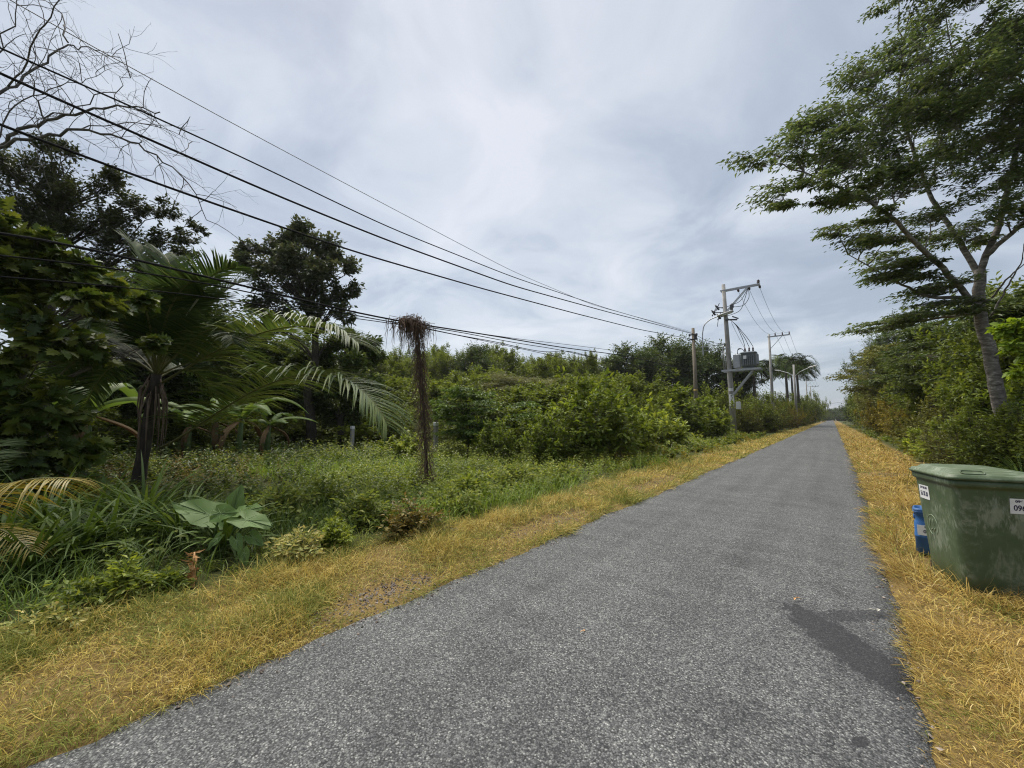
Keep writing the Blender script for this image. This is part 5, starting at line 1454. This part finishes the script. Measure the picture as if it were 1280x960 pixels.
mb = MB(); box(mb, (.26, -.15, AZ0 - 1.55), (.2, .2, .5), bev=.03); box(mb, (.30, .12, AZ0 - 1.35), (.16, .16, .4), bev=.03); mb.build('surge_arrester', M['dark_metal'], tp)
# street lamp on its arm, left of the pole and bending over it
ZL = pd(912, 392, 33)[2]; zb = pd(885, 428, 33)[2]
mb = MB(); ax = -2.05
tube(mb, smooth_path([(ax, -.3, zb - .9), (ax, -.3, zb + 1.0), (ax + .15, -.3, ZL - .55), (ax + .7, -.3, ZL - .12), (ax + 1.3, -.3, ZL + .02)], 40), .045, 8)
bar(mb, (ax - .3, -.3, zb - .1), (tx(zb), -.25, zb - .05), .05); bar(mb, (ax - .3, -.3, zb - .45), (tx(zb), -.25, zb - .4), .035)
lo = mb.build('lamp_arm', M['galv'], tp)
mb = MB(); V0 = len(mb.V)
box(mb, (ax + 1.85, -.3, ZL + .17), (1.25, .36, .16), rot=Matrix.Rotation(R_(-12), 3, 'Y'), bev=.05, smooth=True); hd = mb.build('lamp_head', M['lamp_head'], tp)
mb = MB(); box(mb, (ax + 1.98, -.3, ZL + .105), (.8, .26, .06), rot=Matrix.Rotation(R_(-12), 3, 'Y'), bev=.02); mb.build('lamp_cover', M['lamp_glass'], hd)
# transformer on its platform
ZP = pd(925, 463, 33)[2]
mb = MB()
for dy in (-.42, .42): bar(mb, (-.65, dy, ZP), (2.15, dy, ZP + .02), .10, .16)
for x in (.5, 1.2, 2.05): bar(mb, (x, -.5, ZP + .07), (x, .5, ZP + .07), .08, .06)
for dy in (-.25, .25): bar(mb, (tx(ZP) + .15, dy, ZP - 2.05), (1.55, dy, ZP - .1), .09, .11)
mb.build('platform', M['galv'], tp)
mb = MB(); z0 = ZP + .13; loft(mb, [(.50, .36, .10, z0 + .12, 1.32, 0), (.52, .38, .10, z0 + .2, 1.32, 0), (.52, .38, .10, z0 + 1.18, 1.32, 0), (.57, .43, .10, z0 + 1.2, 1.32, 0), (.57, .43, .10, z0 + 1.27, 1.32, 0), (.40, .28, .1, z0 + 1.33, 1.32, 0)])
box(mb, (1.32, 0, z0 + .06), (.8, .5, .14)); tk = mb.build('transformer_tank', M['tank'], tp)
for k in range(6):
    mb = MB(); box(mb, (1.90 + .0, -.32 + .13 * k, z0 + .68), (.14, .05, .86), bev=.015); mb.build('cooling_fin', M['tank_fin'], tk)
for k in range(6):
    mb = MB(); box(mb, (.98 + .14 * k, -.45, z0 + .62), (.05, .12, .80), bev=.015); mb.build('cooling_fin', M['tank'], tk)
mb = MB(); box(mb, (1.10, -.525, z0 + .85), (.22, .012, .28)); mb.build('rating_plate', M['white_label'], tk)
for x in (1.05, 1.35, 1.62):
    mb = MB(); lathe(mb, [(.05, 0), (.09, .04), (.05, .10), (.085, .15), (.045, .2), (.08, .26), (.04, .34), (.015, .48)], (x, .1, z0 + 1.33), 10); mb.build('bushing', M['porcelain'], tk)
mb = MB(); box(mb, (.45, .05, ZP + .75), (.5, .5, 1.15), bev=.04); mb.build('switch_cabinet', M['galv'], tp)
mb = MB()
for k, (x0, zz) in enumerate(((.2, .2), (.3, .0), (.15, -.15))):
    tube(mb, smooth_path([(tx(TH * .75) + .15, -.2, TH * .77), (.55, -.3, TH * .72), (1.0 + .2 * k, -.1, z0 + 2.3), (1.05 + .28 * k, .1, z0 + 1.8)], 24), .022, 6)
for k in range(3):
    tube(mb, smooth_path([(.5, -.05 + .05 * k, ZP + 1.3), (.55, -.1, ZP + 1.75 + .05 * k), (.95, -.15, ZP + 1.75), (1.0, -.1, ZP + 1.5)], 16), .022, 6)
mb.build('lead_cable', M['cable'], tp)
mb = MB(); bar(mb, (tx(TH * .72), -.2, TH * .76), (.65, -.25, TH * .75), .09, .12); bar(mb, (.3, -.25, TH * .775), (.75, -.3, TH * .755), .07, .1); mb.build('line_clamp', M['dark_metal'], tp)
mb = MB(); tube(mb, [(-.52, -.12, ZP + .1), (-.55, -.12, ZP + 1.9), (-.4, -.1, ZP + 2.3), (tx(zb), -.05, zb - .1)], .05, 8); tube(mb, [(-.42, -.02, ZP + .1), (-.45, -.02, ZP + 1.7)], .04, 8); mb.build('conduit', M['galv'], tp)
zm = pd(929, 507, 33)[2]
mb = MB(); box(mb, (.42, -.12, zm), (.34, .24, .62), bev=.03); bx = mb.build('meter_box', M['meter_box'], tp)
for py, hh in ((487, .24), (500, .95)):
    z = pd(918, py, 33)[2]; mb = MB(); r_ = .232
    th = np.linspace(-2.2, -.6, 8); V = []; 
    for zz in (z - hh / 2, z + hh / 2):
        for a in th: V.append([tx(z) + r_ * math.cos(a), r_ * math.sin(a), zz])
    mb.add(np.array(V), np.array([[k, k + 1, k + 9, k + 8] for k in range(7)])); lb = mb.build('pole_label', M['white_label'], tp)
    if hh > .5:
        mb = MB()
        for j in range(5):
            zz = z + .34 - .17 * j; V = []
            for a in (th[2] + .03 * (j % 2), th[3], th[4], th[5]):
                V += [[tx(z) + (r_ + .004) * math.cos(a), (r_ + .004) * math.sin(a), zz - .045], [tx(z) + (r_ + .004) * math.cos(a), (r_ + .004) * math.sin(a), zz + .045]]
            mb.add(np.array(V), np.array([[0, 2, 3, 1], [4, 6, 7, 5]] if j % 2 else [[0, 2, 3, 1], [2, 4, 5, 3]]))
        mb.build('pole_number', M['ink'], lb)


def hv_pole(px, Z, top, label, arm=2.3, double=False):
    b = bp(px, Z); h = pd(px, top, Z)[2]
    o = thing('utility_pole', label, 'utility pole', b, group='concrete poles of the power line')
    mb = MB(); tube(mb, [(0, 0, -.3), (0, 0, h * .5), (0, 0, h)], [.21, .17, .125], 12); mb.build('pole', M['concrete'], o)
    mb = MB()
    for dy in (-.16, .16): bar(mb, (-.2 if not double else -arm * .6, dy, h - .35), (arm, dy, h - .33), .06, .10)
    mb.build('crossarm', M['galv'], o)
    mb = MB(); bar(mb, (.1, -.13, h - 2.0), (arm * .65, -.13, h - .4), .05, .06); mb.build('brace', M['galv'], o)
    tops = []
    for x in (.7, 1.5, arm - .05):
        mb = MB(); lathe(mb, [(.03, 0), (.09, .05), (.05, .12), (.09, .18), (.05, .25), (.08, .3), (.03, .38)], (x, 0, h - .28), 10); mb.build('insulator', M['porcelain'], o)
        tops.append(b + np.array([x, 0, h + .1]))
    return b, h, tops


b2, h2, t2 = hv_pole(967, 53, 416, 'second high pole with side crossarm beyond the transformer pole')
b3, h3, t3 = hv_pole(1010.5, 122, 474, 'far crossarm pole beyond the palms, taller looking of the two', double=True)
b4, h4, t4 = hv_pole(1015.5, 143, 482, 'farthest crossarm pole near the vanishing point', double=True)
# small far pole without arms
b = bp(1021, 190); mb = MB(); hh = pd(1021, 494, 190)[2]; tube(mb, [(0, 0, -.3), (0, 0, hh)], [.24, .16], 10)
o = thing('utility_pole', 'short plain pole at the far end of the line', 'utility pole', b); mb.build('pole', M['concrete'], o)
mb = MB(); bar(mb, (-.9, 0, hh - .4), (.9, 0, hh - .4), .1); mb.build('crossarm', M['galv'], o)
# double street lamp
b = bp(996, 62); h = pd(995, 455, 62)[2]
o = thing('street_lamp', 'concrete street lamp post with two outstretched arms under the palms', 'street lamp', b)
mb = MB(); tube(mb, [(0, 0, -.3), (0, 0, h)], [.19, .13], 12); mb.build('pole', M['concrete'], o)
for sx in (-1, 1):
    mb = MB(); tube(mb, smooth_path([(0, 0, h - 2.0), (sx * .6, sx * -.3, h - 1.3), (sx * 1.9, sx * -.9, h - .75)], 20), .05, 8); mb.build('lamp_arm', M['galv'], o)
    mb = MB(); ang = math.atan2(sx * -.9, sx * 1.9)
    box(mb, (sx * 2.4, sx * -1.13, h - .62), (1.2, .36, .15), rot=Matrix.Rotation(ang, 3, 'Z') @ Matrix.Rotation(R_(-10), 3, 'Y'), bev=.05, smooth=True); mb.build('lamp_head', M['white_paint'], o)

# overhead cables from the near left to the old concrete pole
XW = OB[0] - .0
GC = 'overhead cables from the upper left to the old concrete pole'
slope = 0.0
W = [([(-330, -260), (-120, -65), (0, -8), (105, 52), (200, 105), (320, 170), (480, 255), (640, 339), (740, 381)], OT - .35, .007, 'cable_grey', 'thin topmost overhead wire crossing the sky from the upper left'),
     ([(-330, -110), (-120, 8), (0, 62), (130, 117), (300, 195), (480, 282), (640, 346), (760, 386)], OT - .45, .013, 'cable', 'second highest overhead cable crossing the sky'),
     ([(-330, -75), (-120, 40), (0, 93), (130, 149), (330, 238), (480, 299), (640, 357), (760, 390)], OT - .5, .019, 'cable', 'thick overhead cable, third from the top'),
     ([(-330, 40), (-120, 108), (0, 155), (130, 206), (300, 266), (440, 314), (600, 360), (720, 392), (800, 412)], OT - .95, .019, 'cable', 'lowest thick overhead cable of the four crossing the sky')]
for pl, z1, rad, mt, lab in W:
    P = [px_plane(x, y, XW) for x, y in pl] + [np.array([XW, OB[1] - .2, z1])]
    cable('overhead_cable', lab, smooth_path(P, 90), rad, mt, group=GC)

# low telephone cables by way of the vine covered post
VB = bp(537, 8.7); VT = pd(521, 404, 8.7); XV = VT[0]
GL = 'low telephone cables along the plot'
W = [([(-200, 268), (0, 283), (100, 306), (200, 333), (330, 363), (430, 388), (500, 402), (522, 405), (600, 417), (700, 434), (770, 443)], 5.4, .016, 'thick low cable running from the left border over the vine covered post'),
     ([(-200, 300), (0, 318), (180, 338), (300, 362), (420, 390), (500, 405), (560, 412), (640, 428), (700, 437), (760, 452)], 5.0, .010, 'thin low cable just below the thick one'),
     ([(-200, 330), (0, 345), (200, 362), (300, 377), (400, 392), (480, 403), (520, 408), (600, 425), (680, 442), (760, 461)], 4.7, .008, 'lowest thin cable sagging past the vine covered post'),
     ([(522, 408), (570, 419), (620, 427), (660, 437), (690, 442), (706, 436), (730, 444), (760, 450)], 4.9, .010, 'slack looped cable right of the vine covered post'),
     ([(522, 406), (580, 414), (650, 424), (712, 431), (760, 437)], 5.2, .007, 'thin straight cable above the slack looped one')]
for pl, z1, rad, lab in W:
    P = [px_plane(x, y, XV + .03 * rad / .01 * 0, 0) for x, y in pl] + [np.array([OB[0] - .1, OB[1] - .2, z1])]
    cable('telephone_cable', lab, smooth_path(P, 90), rad, 'cable', group=GL)
cable('overhead_cable', 'sagging cable joining the old concrete pole to the transformer pole', catenary(OB + np.array([.15, 0, OT - .55]), TB + np.array([tx(zb), -.1, zb]), .25), .016)
cable('overhead_cable', 'lower cable joining the old concrete pole to the transformer pole', catenary(OB + np.array([.15, 0, OT - .95]), TB + np.array([-2.3, -.3, zb - .1]), .1), .012)
GH = 'high voltage wires between the crossarms'
for k, nm in enumerate(('left', 'middle', 'right')):
    cable('power_wire', f'{nm} of the three high voltage wires from the transformer pole to the second high pole', catenary(TB + np.array(INS[k]), t2[k], 1.35), .012, 'cable_grey', 'wire', GH)
    cable('power_wire', f'{nm} high voltage wire from the second high pole towards the far poles', catenary(t2[k], t3[k], 2.6), .014, 'cable_grey', 'wire', GH)
    cable('power_wire', f'{nm} high voltage wire between the two far crossarm poles', catenary(t3[k], t4[k], .7), .016, 'cable_grey', 'wire', GH)
cable('service_cable', 'upper sagging service cable from the transformer pole to the second high pole', catenary(TB + np.array([.2, -.2, TH * .74]), b2 + np.array([0, 0, h2 * .66]), 1.6), .013, 'cable_grey')
cable('service_cable', 'middle sagging service cable just right of the transformer platform', catenary(TB + np.array([1.9, 0, ZP + .1]), b2 + np.array([0, 0, h2 * .44]), .8), .014)
cable('service_cable', 'lowest service cable right of the transformer platform', catenary(TB + np.array([1.6, 0, ZP - 1.0]), b2 + np.array([0, 0, h2 * .36]), .7), .014)
cable('service_cable', 'far cable crossing the road near the vanishing point', catenary(b4 + np.array([0, 0, 6.5]), np.array([7, 172, 8.0]), .5), .03)
cable('service_cable', 'far cable running on from the second high pole to the far poles', catenary(b2 + np.array([0, 0, h2 * .66]), b3 + np.array([0, 0, h3 * .6]), 2.2), .014, 'cable_grey')

# vine covered post
r = np.random.default_rng(801); root = thing('vine_covered_post', 'thin old post wrapped in dead brown vines hanging under the low cables', 'post', VB)
t_ = VT - VB
mb = MB(); tube(mb, [(0, 0, -.2), t_ * .5 + np.array([.04, 0, 0]), t_], [.03, .026, .024], 8); mb.build('post', M['vine_post'], root)
mb = MB()
for k in range(26):                                  # strands winding down the post
    a0 = r.uniform(0, 6.28); w = r.uniform(-2.5, 2.5); zs = np.linspace(1, r.uniform(-.0, .5), 14); rr = r.uniform(.025, .09) * (1 + .5 * np.abs(r.normal(0, .4, 14)))
    ph = r.uniform(0, 6.28); wv = r.uniform(.015, .06)
    P = t_[None] * zs[:, None] + np.column_stack([np.cos(a0 + w * zs) * rr + wv * np.sin(zs * 7 + ph), np.sin(a0 + w * zs) * rr + wv * np.cos(zs * 6 + ph), r.normal(0, .03, 14)])
    P[:, :2] += r.normal(0, .012, (14, 2))
    tube(mb, P, r.uniform(.003, .008), 4, caps=False)
for k in range(850):                                 # short side twigs
    z = r.uniform(.05, 1.0); a = r.uniform(0, 6.28); p = t_ * z + np.array([math.cos(a), math.sin(a), 0]) * r.uniform(.03, .13)
    d = np.array([math.cos(a), math.sin(a), r.normal(-.9, .8)]) * r.uniform(.05, .17); tube(mb, [p, p + d * .5 + r.normal(0, .02, 3), p + d + np.array([0, 0, -.05])], [.006, .004, .002], 3, caps=False)
for k in range(340):                                 # tangled head spreading along the cables
    s = r.normal(-.10, .17); p = t_ + np.array([0, s * 1.0, .01 + r.normal(0, .045)]) + np.array([r.normal(0, .08), 0, 0])
    p = p + np.array([0, 0, .04 * (s)])
    d = r.normal(0, .10, 3); d[2] = r.normal(-.06, .08); q = p + d
    tube(mb, [p, q, q + np.array([r.normal(0, .03), r.normal(0, .03), -abs(r.normal(.16, .16))])], [.008, .006, .002], 3, caps=False)
for k in range(70):                                  # strings hanging from the head
    s = r.normal(-.12, .3); p = t_ + np.array([r.normal(0, .07), s, -.03]); ln = abs(r.normal(.35, .3)) + .1
    tube(mb, [p, p + np.array([r.normal(0, .03), r.normal(0, .03), -ln * .5]), p + np.array([r.normal(0, .05), r.normal(0, .05), -ln])], [.006, .005, .002], 3, caps=False)
mb.build('dead_vines', M['vine'], root)
# small marker posts
for px, py, top, Z, lab in [(441, 560, 536, 20, 'small grey concrete post with white top right of the round tree trunk'), (545, 562, 532, 17, 'small grey concrete post half hidden left of the bluish feathery tree')]:
    b = bp(px, Z); h = pd(px, top, Z)[2]; o = thing('boundary_post', lab, 'post', b, group='boundary posts in the plot')
    mb = MB(); box(mb, (0, 0, h / 2 - .1), (.16, .16, h + .2), bev=.015); mb.build('post', M['concrete'], o)
    mb = MB(); box(mb, (0, 0, h + .07), (.165, .165, .14), bev=.012); mb.build('painted_top', M['white_paint'], o)
for x, y, lab in [(-3.6, 210, 'small white post on the left at the far end of the road'), (.9, 190, 'small white marker on the right at the far end of the road')]:
    mb = MB(); box(mb, (0, 0, .6), (.22, .22, 1.2), bev=.03); box(mb, (0, 0, 1.25), (.28, .28, .1), bev=.03); tag(mb.build('marker_post', M['white_paint'], None, (x, y, 0)), lab, 'post')


# ------------------------------------------------------------------ wheelie bin
BR = R_(15)
fl = np.array([.775, 5.14])                       # front left corner of the lid
fx, fy = np.array([math.cos(BR), math.sin(BR)]), np.array([-math.sin(BR), math.cos(BR)])
bc = fl + fx * .30 + fy * .375
wb = thing('wheelie_bin', 'big scuffed dark green wheelie bin with lid and phone number stickers', 'bin', (bc[0], bc[1], .03), BR)
hw = lambda z: .225 + (.275 - .225) * (z - .02) / .95
hd_ = lambda z: .275 + (.345 - .275) * (z - .02) / .95
mb = MB(); S_ = [(hw(.02) - .02, hd_(.02) - .02, .05, .0, 0, 0), (hw(.02), hd_(.02), .06, .025, 0, 0)]
for z in (.2, .4, .6, .8, .90): S_.append((hw(z), hd_(z), .07, z, 0, 0))
S_ += [(hw(.93), hd_(.93), .07, .925, 0, 0), (hw(.95) + .014, hd_(.95) + .014, .07, .93, 0, 0), (hw(.97) + .018, hd_(.97) + .018, .07, .945, 0, 0), (hw(.97) + .018, hd_(.97) + .018, .07, .985, 0, 0), (hw(.97) - .01, hd_(.97) - .01, .06, .985, 0, 0)]
loft(mb, S_, cap1=False); body = mb.build('bin_body', M['bin'], wb)
mb = MB()
loft(mb, [(.305, .372, .075, .988, 0, .0), (.312, .380, .08, .992, 0, .0), (.312, .380, .08, 1.012, 0, 0), (.300, .366, .075, 1.016, 0, 0), (.296, .362, .07, 1.030, 0, 0), (.27, .335, .07, 1.036, 0, 0), (.262, .325, .07, 1.040, 0, .0),
          (.245, .300, .08, 1.062, 0, .005), (.20, .25, .08, 1.070, 0, .01), (.08, .1, .05, 1.074, 0, .01)])
lid = mb.build('lid', M['bin'], wb)
mb = MB(); pr = rrect(.075, .022, .02, 5); n = len(pr)        # moulded grip outline on the lid's front slope
P = np.column_stack([pr[:, 0] - .13, -.312 + pr[:, 1] * .9, 1.0525 + pr[:, 1] * .55]); P = np.vstack([P, P[:1]])
tube(mb, P, .0045, 6); mb.build('handle_grip', M['bin'], lid)
mb = MB()
for sx in (-.19, .19): box(mb, (sx, .385, 1.0), (.07, .07, .05), bev=.012)
tube(mb, [(-.22, .41, .985), (.22, .41, .985)], .014, 8); mb.build('hinge_bar', M['bin'], wb)
mb = MB(); tube(mb, [(-.16, .27, .085), (.16, .27, .085)], .011, 8); mb.build('axle', M['dark_metal'], wb)
for sx in (-.16, .16):
    mb = MB(); lathe(mb, [(.05, -.025), (.088, -.025), (.098, -.012), (.098, .012), (.088, .025), (.05, .025)], (sx, .285, .07), 20, axis=(1, 0, 0)); w = mb.build('wheel', M['rubber'], wb)
    mb = MB(); lathe(mb, [(.02, -.029), (.048, -.027), (.048, .027), (.02, .029)], (sx, .285, .07), 16, axis=(1, 0, 0)); mb.build('hub', M['dark_metal'], w)


def text(body_, size, parent, M4, mat, name='lettering', sx=1.0, bold=.0):
    cu = bpy.data.curves.new(name, 'FONT'); cu.body = body_; cu.size = size; cu.align_x = 'CENTER'; cu.align_y = 'CENTER'; cu.extrude = .0004; cu.offset = bold
    cu.materials.append(M[mat]); t_o = link('text_source', cu); bpy.context.view_layer.update()
    me = bpy.data.meshes.new_from_object(t_o.evaluated_get(bpy.context.evaluated_depsgraph_get())); bpy.data.objects.remove(t_o); bpy.data.curves.remove(cu)
    o = link(name, me, parent); o.matrix_local = M4 @ Matrix.Diagonal((sx, 1, 1, 1)); return o


def frame_m(o, xa, ya):
    xa = Vector(xa).normalized(); ya = Vector(ya); za = xa.cross(ya).normalized(); ya = za.cross(xa)
    m = Matrix.Identity(4)
    for i_, v in enumerate((xa, ya, za)):
        for j_ in range(3): m[j_][i_] = v[j_]
    for j_ in range(3): m[j_][3] = o[j_]
    return m


def sticker(par, o, xa, ya, w, h, rows, label):
    m4 = frame_m(o, xa, ya); mb = MB(); box(mb, (0, 0, .0015), (w, h, .002)); s = mb.build('sticker', M['white_label'], par); s.matrix_local = m4; s['label'] = label
    for tx_, sz, yo, sx, mt in rows:
        text(tx_, sz, s, Matrix.Translation((0, yo, .0035)), mt, sx=sx, bold=.0012)
    return s


zs = .80; tl = math.atan(.05 / .95); tf = math.atan(.07 / .95)
sticker(wb, (-hw(zs) - .001, .16, zs), (0, -1, 0), (-math.sin(tl), 0, math.cos(tl)), .17, .13, [('567 30 30', .028, .042, 1.0, 'ink'), ('56 30 30', .062, -.016, .58, 'ink')], 'white phone number sticker on the left side')
sticker(wb, (.165, -hd_(.79) - .001, .79), (1, 0, 0), (0, -math.sin(tf), math.cos(tf)), .19, .125, [('096 56 30', .026, .040, 1.2, 'ink'), ('096563', .064, -.016, .78, 'ink')], 'white phone number sticker on the front')
mb = MB(); th = np.linspace(-.9, 4.4, 40); zc = .50; yc = .10
P = np.column_stack([-hw(zc + .085 * np.sin(th)) - .001, yc - .085 * np.cos(th), zc + .095 * np.sin(th)]); tube(mb, P, .0028, 5)
for y0, z0_, y1, z1_ in ((yc + .03, zc + .05, yc + .045, zc - .02), (yc - .02, zc + .06, yc - .025, zc + .0), (yc - .04, zc - .02, yc - .015, zc - .06), (yc + .0, zc - .03, yc + .03, zc - .055)):
    tube(mb, [(-hw(z0_) - .001, y0, z0_), (-hw((z0_ + z1_) / 2) - .002, (y0 + y1) / 2 + .006, (z0_ + z1_) / 2), (-hw(z1_) - .001, y1, z1_)], .0035, 5)
mb.build('moulded_emblem', M['emboss'], wb)

# blue jerrycan, its top cut open
jc = bp(1157, 4.62); ja = R_(-6)
jr = thing('blue_can', 'blue plastic can with cut open top and white sticker behind the green bin', 'can', (jc[0], jc[1], .03), ja)
mb = MB(); w, d = .15, .12; jr.scale = (1.12, 1.12, 1.1)
loft(mb, [(w - .02, d - .02, .04, 0, 0, 0), (w, d, .05, .02, 0, 0), (w, d, .05, .17, 0, 0), (w + .004, d + .004, .05, .178, 0, 0), (w, d, .05, .186, 0, 0), (w, d, .05, .30, 0, 0), (w - .012, d - .012, .05, .325, 0, 0), (w - .014, d - .014, .05, .39, 0, 0), (w - .004, d - .004, .05, .405, 0, 0), (w - .004, d - .004, .05, .455, 0, 0),
          (w - .012, d - .012, .045, .458, 0, 0), (w - .02, d - .02, .04, .30, 0, 0), (w - .02, d - .02, .04, .03, 0, 0)], cap1=True)
jb = mb.build('can_body', M['blue_plastic'], jr)
mb = MB()
for z in (.418, .44): loft(mb, [(w + .001, d + .001, .05, z, 0, 0), (w + .005, d + .005, .05, z + .004, 0, 0), (w + .001, d + .001, .05, z + .008, 0, 0)], False, False)
box(mb, (-.02, -d + .006, .36), (.07, .02, .05), bev=.01, smooth=True); box(mb, (-w + .008, 0, .36), (.02, .09, .05), bev=.01, smooth=True)
mb.build('rim', M['blue_plastic'], jr)
sticker(jr, (-.045, -d - .002, .245), (1, 0, 0), (0, 0, 1), .17, .10, [('0976', .045, -.012, .95, 'ink'), ('567 30', .024, .033, 1.0, 'ink')], 'white phone number sticker')

# fallen leaves and straw bits on the seal
for px, py, s, mt, lab in [(994, 748, .05, 'dead_stalk', 'dry pale leaf lying on the road left of the bin'), (1097, 765, .07, 'white_bark', 'pale straw bit on the right road edge before the dark stain'), (730, 790, .03, 'dead_stalk', 'tiny dry leaf on the middle of the road')]:
    p = gp(px, py, .05); mb = MB(); a = px * .7
    leaves(mb, np.array([[0, 0, .004], [0, 0, .006]]), np.array([[math.cos(a), math.sin(a), .12], [math.cos(a + 1.9), math.sin(a + 1.9), .1]]), np.array([[0.1, 0, 1.0], [0, .2, 1.0]]), s, s * .35, T_BROAD)
    tag(mb.build('fallen_leaf', M[mt], None, tuple(p)), lab, 'leaf')

# ------------------------------------------------------------------ haze
HAZE = .0002
if HAZE > 0:
    m, nt_, out_ = newmat('pale_haze'); pv = nt_.nodes.new('ShaderNodeVolumePrincipled'); pv.inputs['Color'].default_value = (.86, .9, .95, 1); pv.inputs['Density'].default_value = HAZE; pv.inputs['Anisotropy'].default_value = .3
    nt_.links.new(pv.outputs[0], out_.inputs['Volume'])
    mb = MB(); box(mb, (0, 300, 9), (2400, 2400, 22)); tag(mb.build('haze', m), 'thin pale haze in the humid air', kind='stuff')

# ------------------------------------------------------------------ light, sky, camera
SKYV = .70
SUN_EL, SUN_AZ = R_(62), R_(-68)      # azimuth measured from +Y towards +X
wd = bpy.data.worlds.new('World'); SC.world = wd; wd.use_nodes = True
nt = wd.node_tree; nt.nodes.clear()
out = nt.nodes.new('ShaderNodeOutputWorld'); bg = nt.nodes.new('ShaderNodeBackground')
sky = nt.nodes.new('ShaderNodeTexSky'); sky.sky_type = 'NISHITA'; sky.sun_disc = False; sky.sun_elevation = SUN_EL; sky.sun_rotation = SUN_AZ
sky.air_density = 1.2; sky.dust_density = 1.0
tc = nt.nodes.new('ShaderNodeTexCoord'); sp = nt.nodes.new('ShaderNodeSeparateXYZ'); nt.links.new(tc.outputs['Generated'], sp.inputs[0])
zc = mth(nt, 'ADD', mth(nt, 'MAXIMUM', sp.outputs[2], 0.0), .16)
cb = nt.nodes.new('ShaderNodeCombineXYZ')
nt.links.new(mth(nt, 'DIVIDE', sp.outputs[0], zc), cb.inputs[0]); nt.links.new(mth(nt, 'DIVIDE', sp.outputs[1], zc), cb.inputs[1])
n1 = N(nt, 'ShaderNodeTexNoise', Scale=.55, Detail=6.0, Roughness=.5); n1.inputs['Distortion'].default_value = .5
n2 = N(nt, 'ShaderNodeTexNoise', Scale=1.9, Detail=7.0, Roughness=.55); n2.inputs['Distortion'].default_value = .6
mp = nt.nodes.new('ShaderNodeMapping'); mp.inputs['Location'].default_value = (3.7, 1.9, 0); nt.links.new(cb.outputs[0], mp.inputs[0])
for n in (n1, n2): nt.links.new(mp.outputs[0], n.inputs['Vector'])
# brightness of the cloud sheet: brightest where the sun hides
sd = nt.nodes.new('ShaderNodeVectorMath'); sd.operation = 'DOT_PRODUCT'; nt.links.new(tc.outputs['Generated'], sd.inputs[0])
bd = nrm(ray(500, 230)); sd.inputs[1].default_value = tuple(bd)
glow = N(nt, 'ShaderNodeMapRange'); glow.inputs[1].default_value = .55; glow.inputs[2].default_value = 1.0; glow.inputs[3].default_value = 0; glow.inputs[4].default_value = .36
nt.links.new(sd.outputs['Value'], glow.inputs[0])
v = mth(nt, 'ADD', mth(nt, 'MULTIPLY', mth(nt, 'SUBTRACT', n1.outputs['Fac'], .5), 1.15), mth(nt, 'MULTIPLY', mth(nt, 'SUBTRACT', n2.outputs['Fac'], .5), 1.25))
v = mth(nt, 'ADD', v, mth(nt, 'ADD', glow.outputs[0], .33))
K_ = 10 / 3.25 * SKYV
cl = ramp(nt, [(.25, (.40, .455, .54)), (.44, (.50, .55, .635)), (.60, (.62, .665, .73)), (.85, (.77, .79, .84))], v).outputs[0]
sc_ = nt.nodes.new('ShaderNodeVectorMath'); sc_.operation = 'SCALE'; sc_.inputs['Scale'].default_value = .06; nt.links.new(sky.outputs[0], sc_.inputs[0])
c2 = nt.nodes.new('ShaderNodeVectorMath'); c2.operation = 'SCALE'; c2.inputs['Scale'].default_value = K_; nt.links.new(cl, c2.inputs[0])
ad = nt.nodes.new('ShaderNodeVectorMath'); ad.operation = 'ADD'; nt.links.new(sc_.outputs[0], ad.inputs[0]); nt.links.new(c2.outputs[0], ad.inputs[1])
nt.links.new(ad.outputs[0], bg.inputs[0]); bg.inputs[1].default_value = .1; nt.links.new(bg.outputs[0], out.inputs[0])

su = bpy.data.lights.new('sun', 'SUN'); su.energy = 1.5; su.angle = R_(50); su.color = (1, .945, .86)
so = link('sun', su); sdv = Vector((math.sin(SUN_AZ) * math.cos(SUN_EL), math.cos(SUN_AZ) * math.cos(SUN_EL), math.sin(SUN_EL)))
so.rotation_euler = (-sdv).to_track_quat('-Z', 'Y').to_euler(); so.location = (0, 0, 40)

cam = bpy.data.cameras.new('camera'); co = link('camera', cam)
cam.sensor_width = 36; cam.lens = 36 * FPX / 1280; cam.clip_start = .05; cam.clip_end = 3000
mt = Matrix.Identity(4)
for i_, v_ in enumerate((RT, UP, -FW)):
    for j_ in range(3): mt[j_][i_] = v_[j_]
for j_ in range(3): mt[j_][3] = CAM[j_]
co.matrix_world = mt
SC.camera = co
vs = SC.view_settings; vs.view_transform = 'Standard'; vs.look = 'None'; vs.exposure = 2.05; vs.gamma = 1; vs.use_curve_mapping = False
cy = SC.cycles
cy.max_bounces = 6; cy.diffuse_bounces = 3; cy.glossy_bounces = 2; cy.transmission_bounces = 4; cy.transparent_max_bounces = 4; cy.caustics_reflective = cy.caustics_refractive = False
SC.render.engine = 'CYCLES'
cy.use_denoising = True; cy.denoising_prefilter = 'NONE'; cy.sample_clamp_indirect = 1.0
SC.cycles.pixel_filter_type = 'BLACKMAN_HARRIS'; SC.cycles.filter_width = 1.15
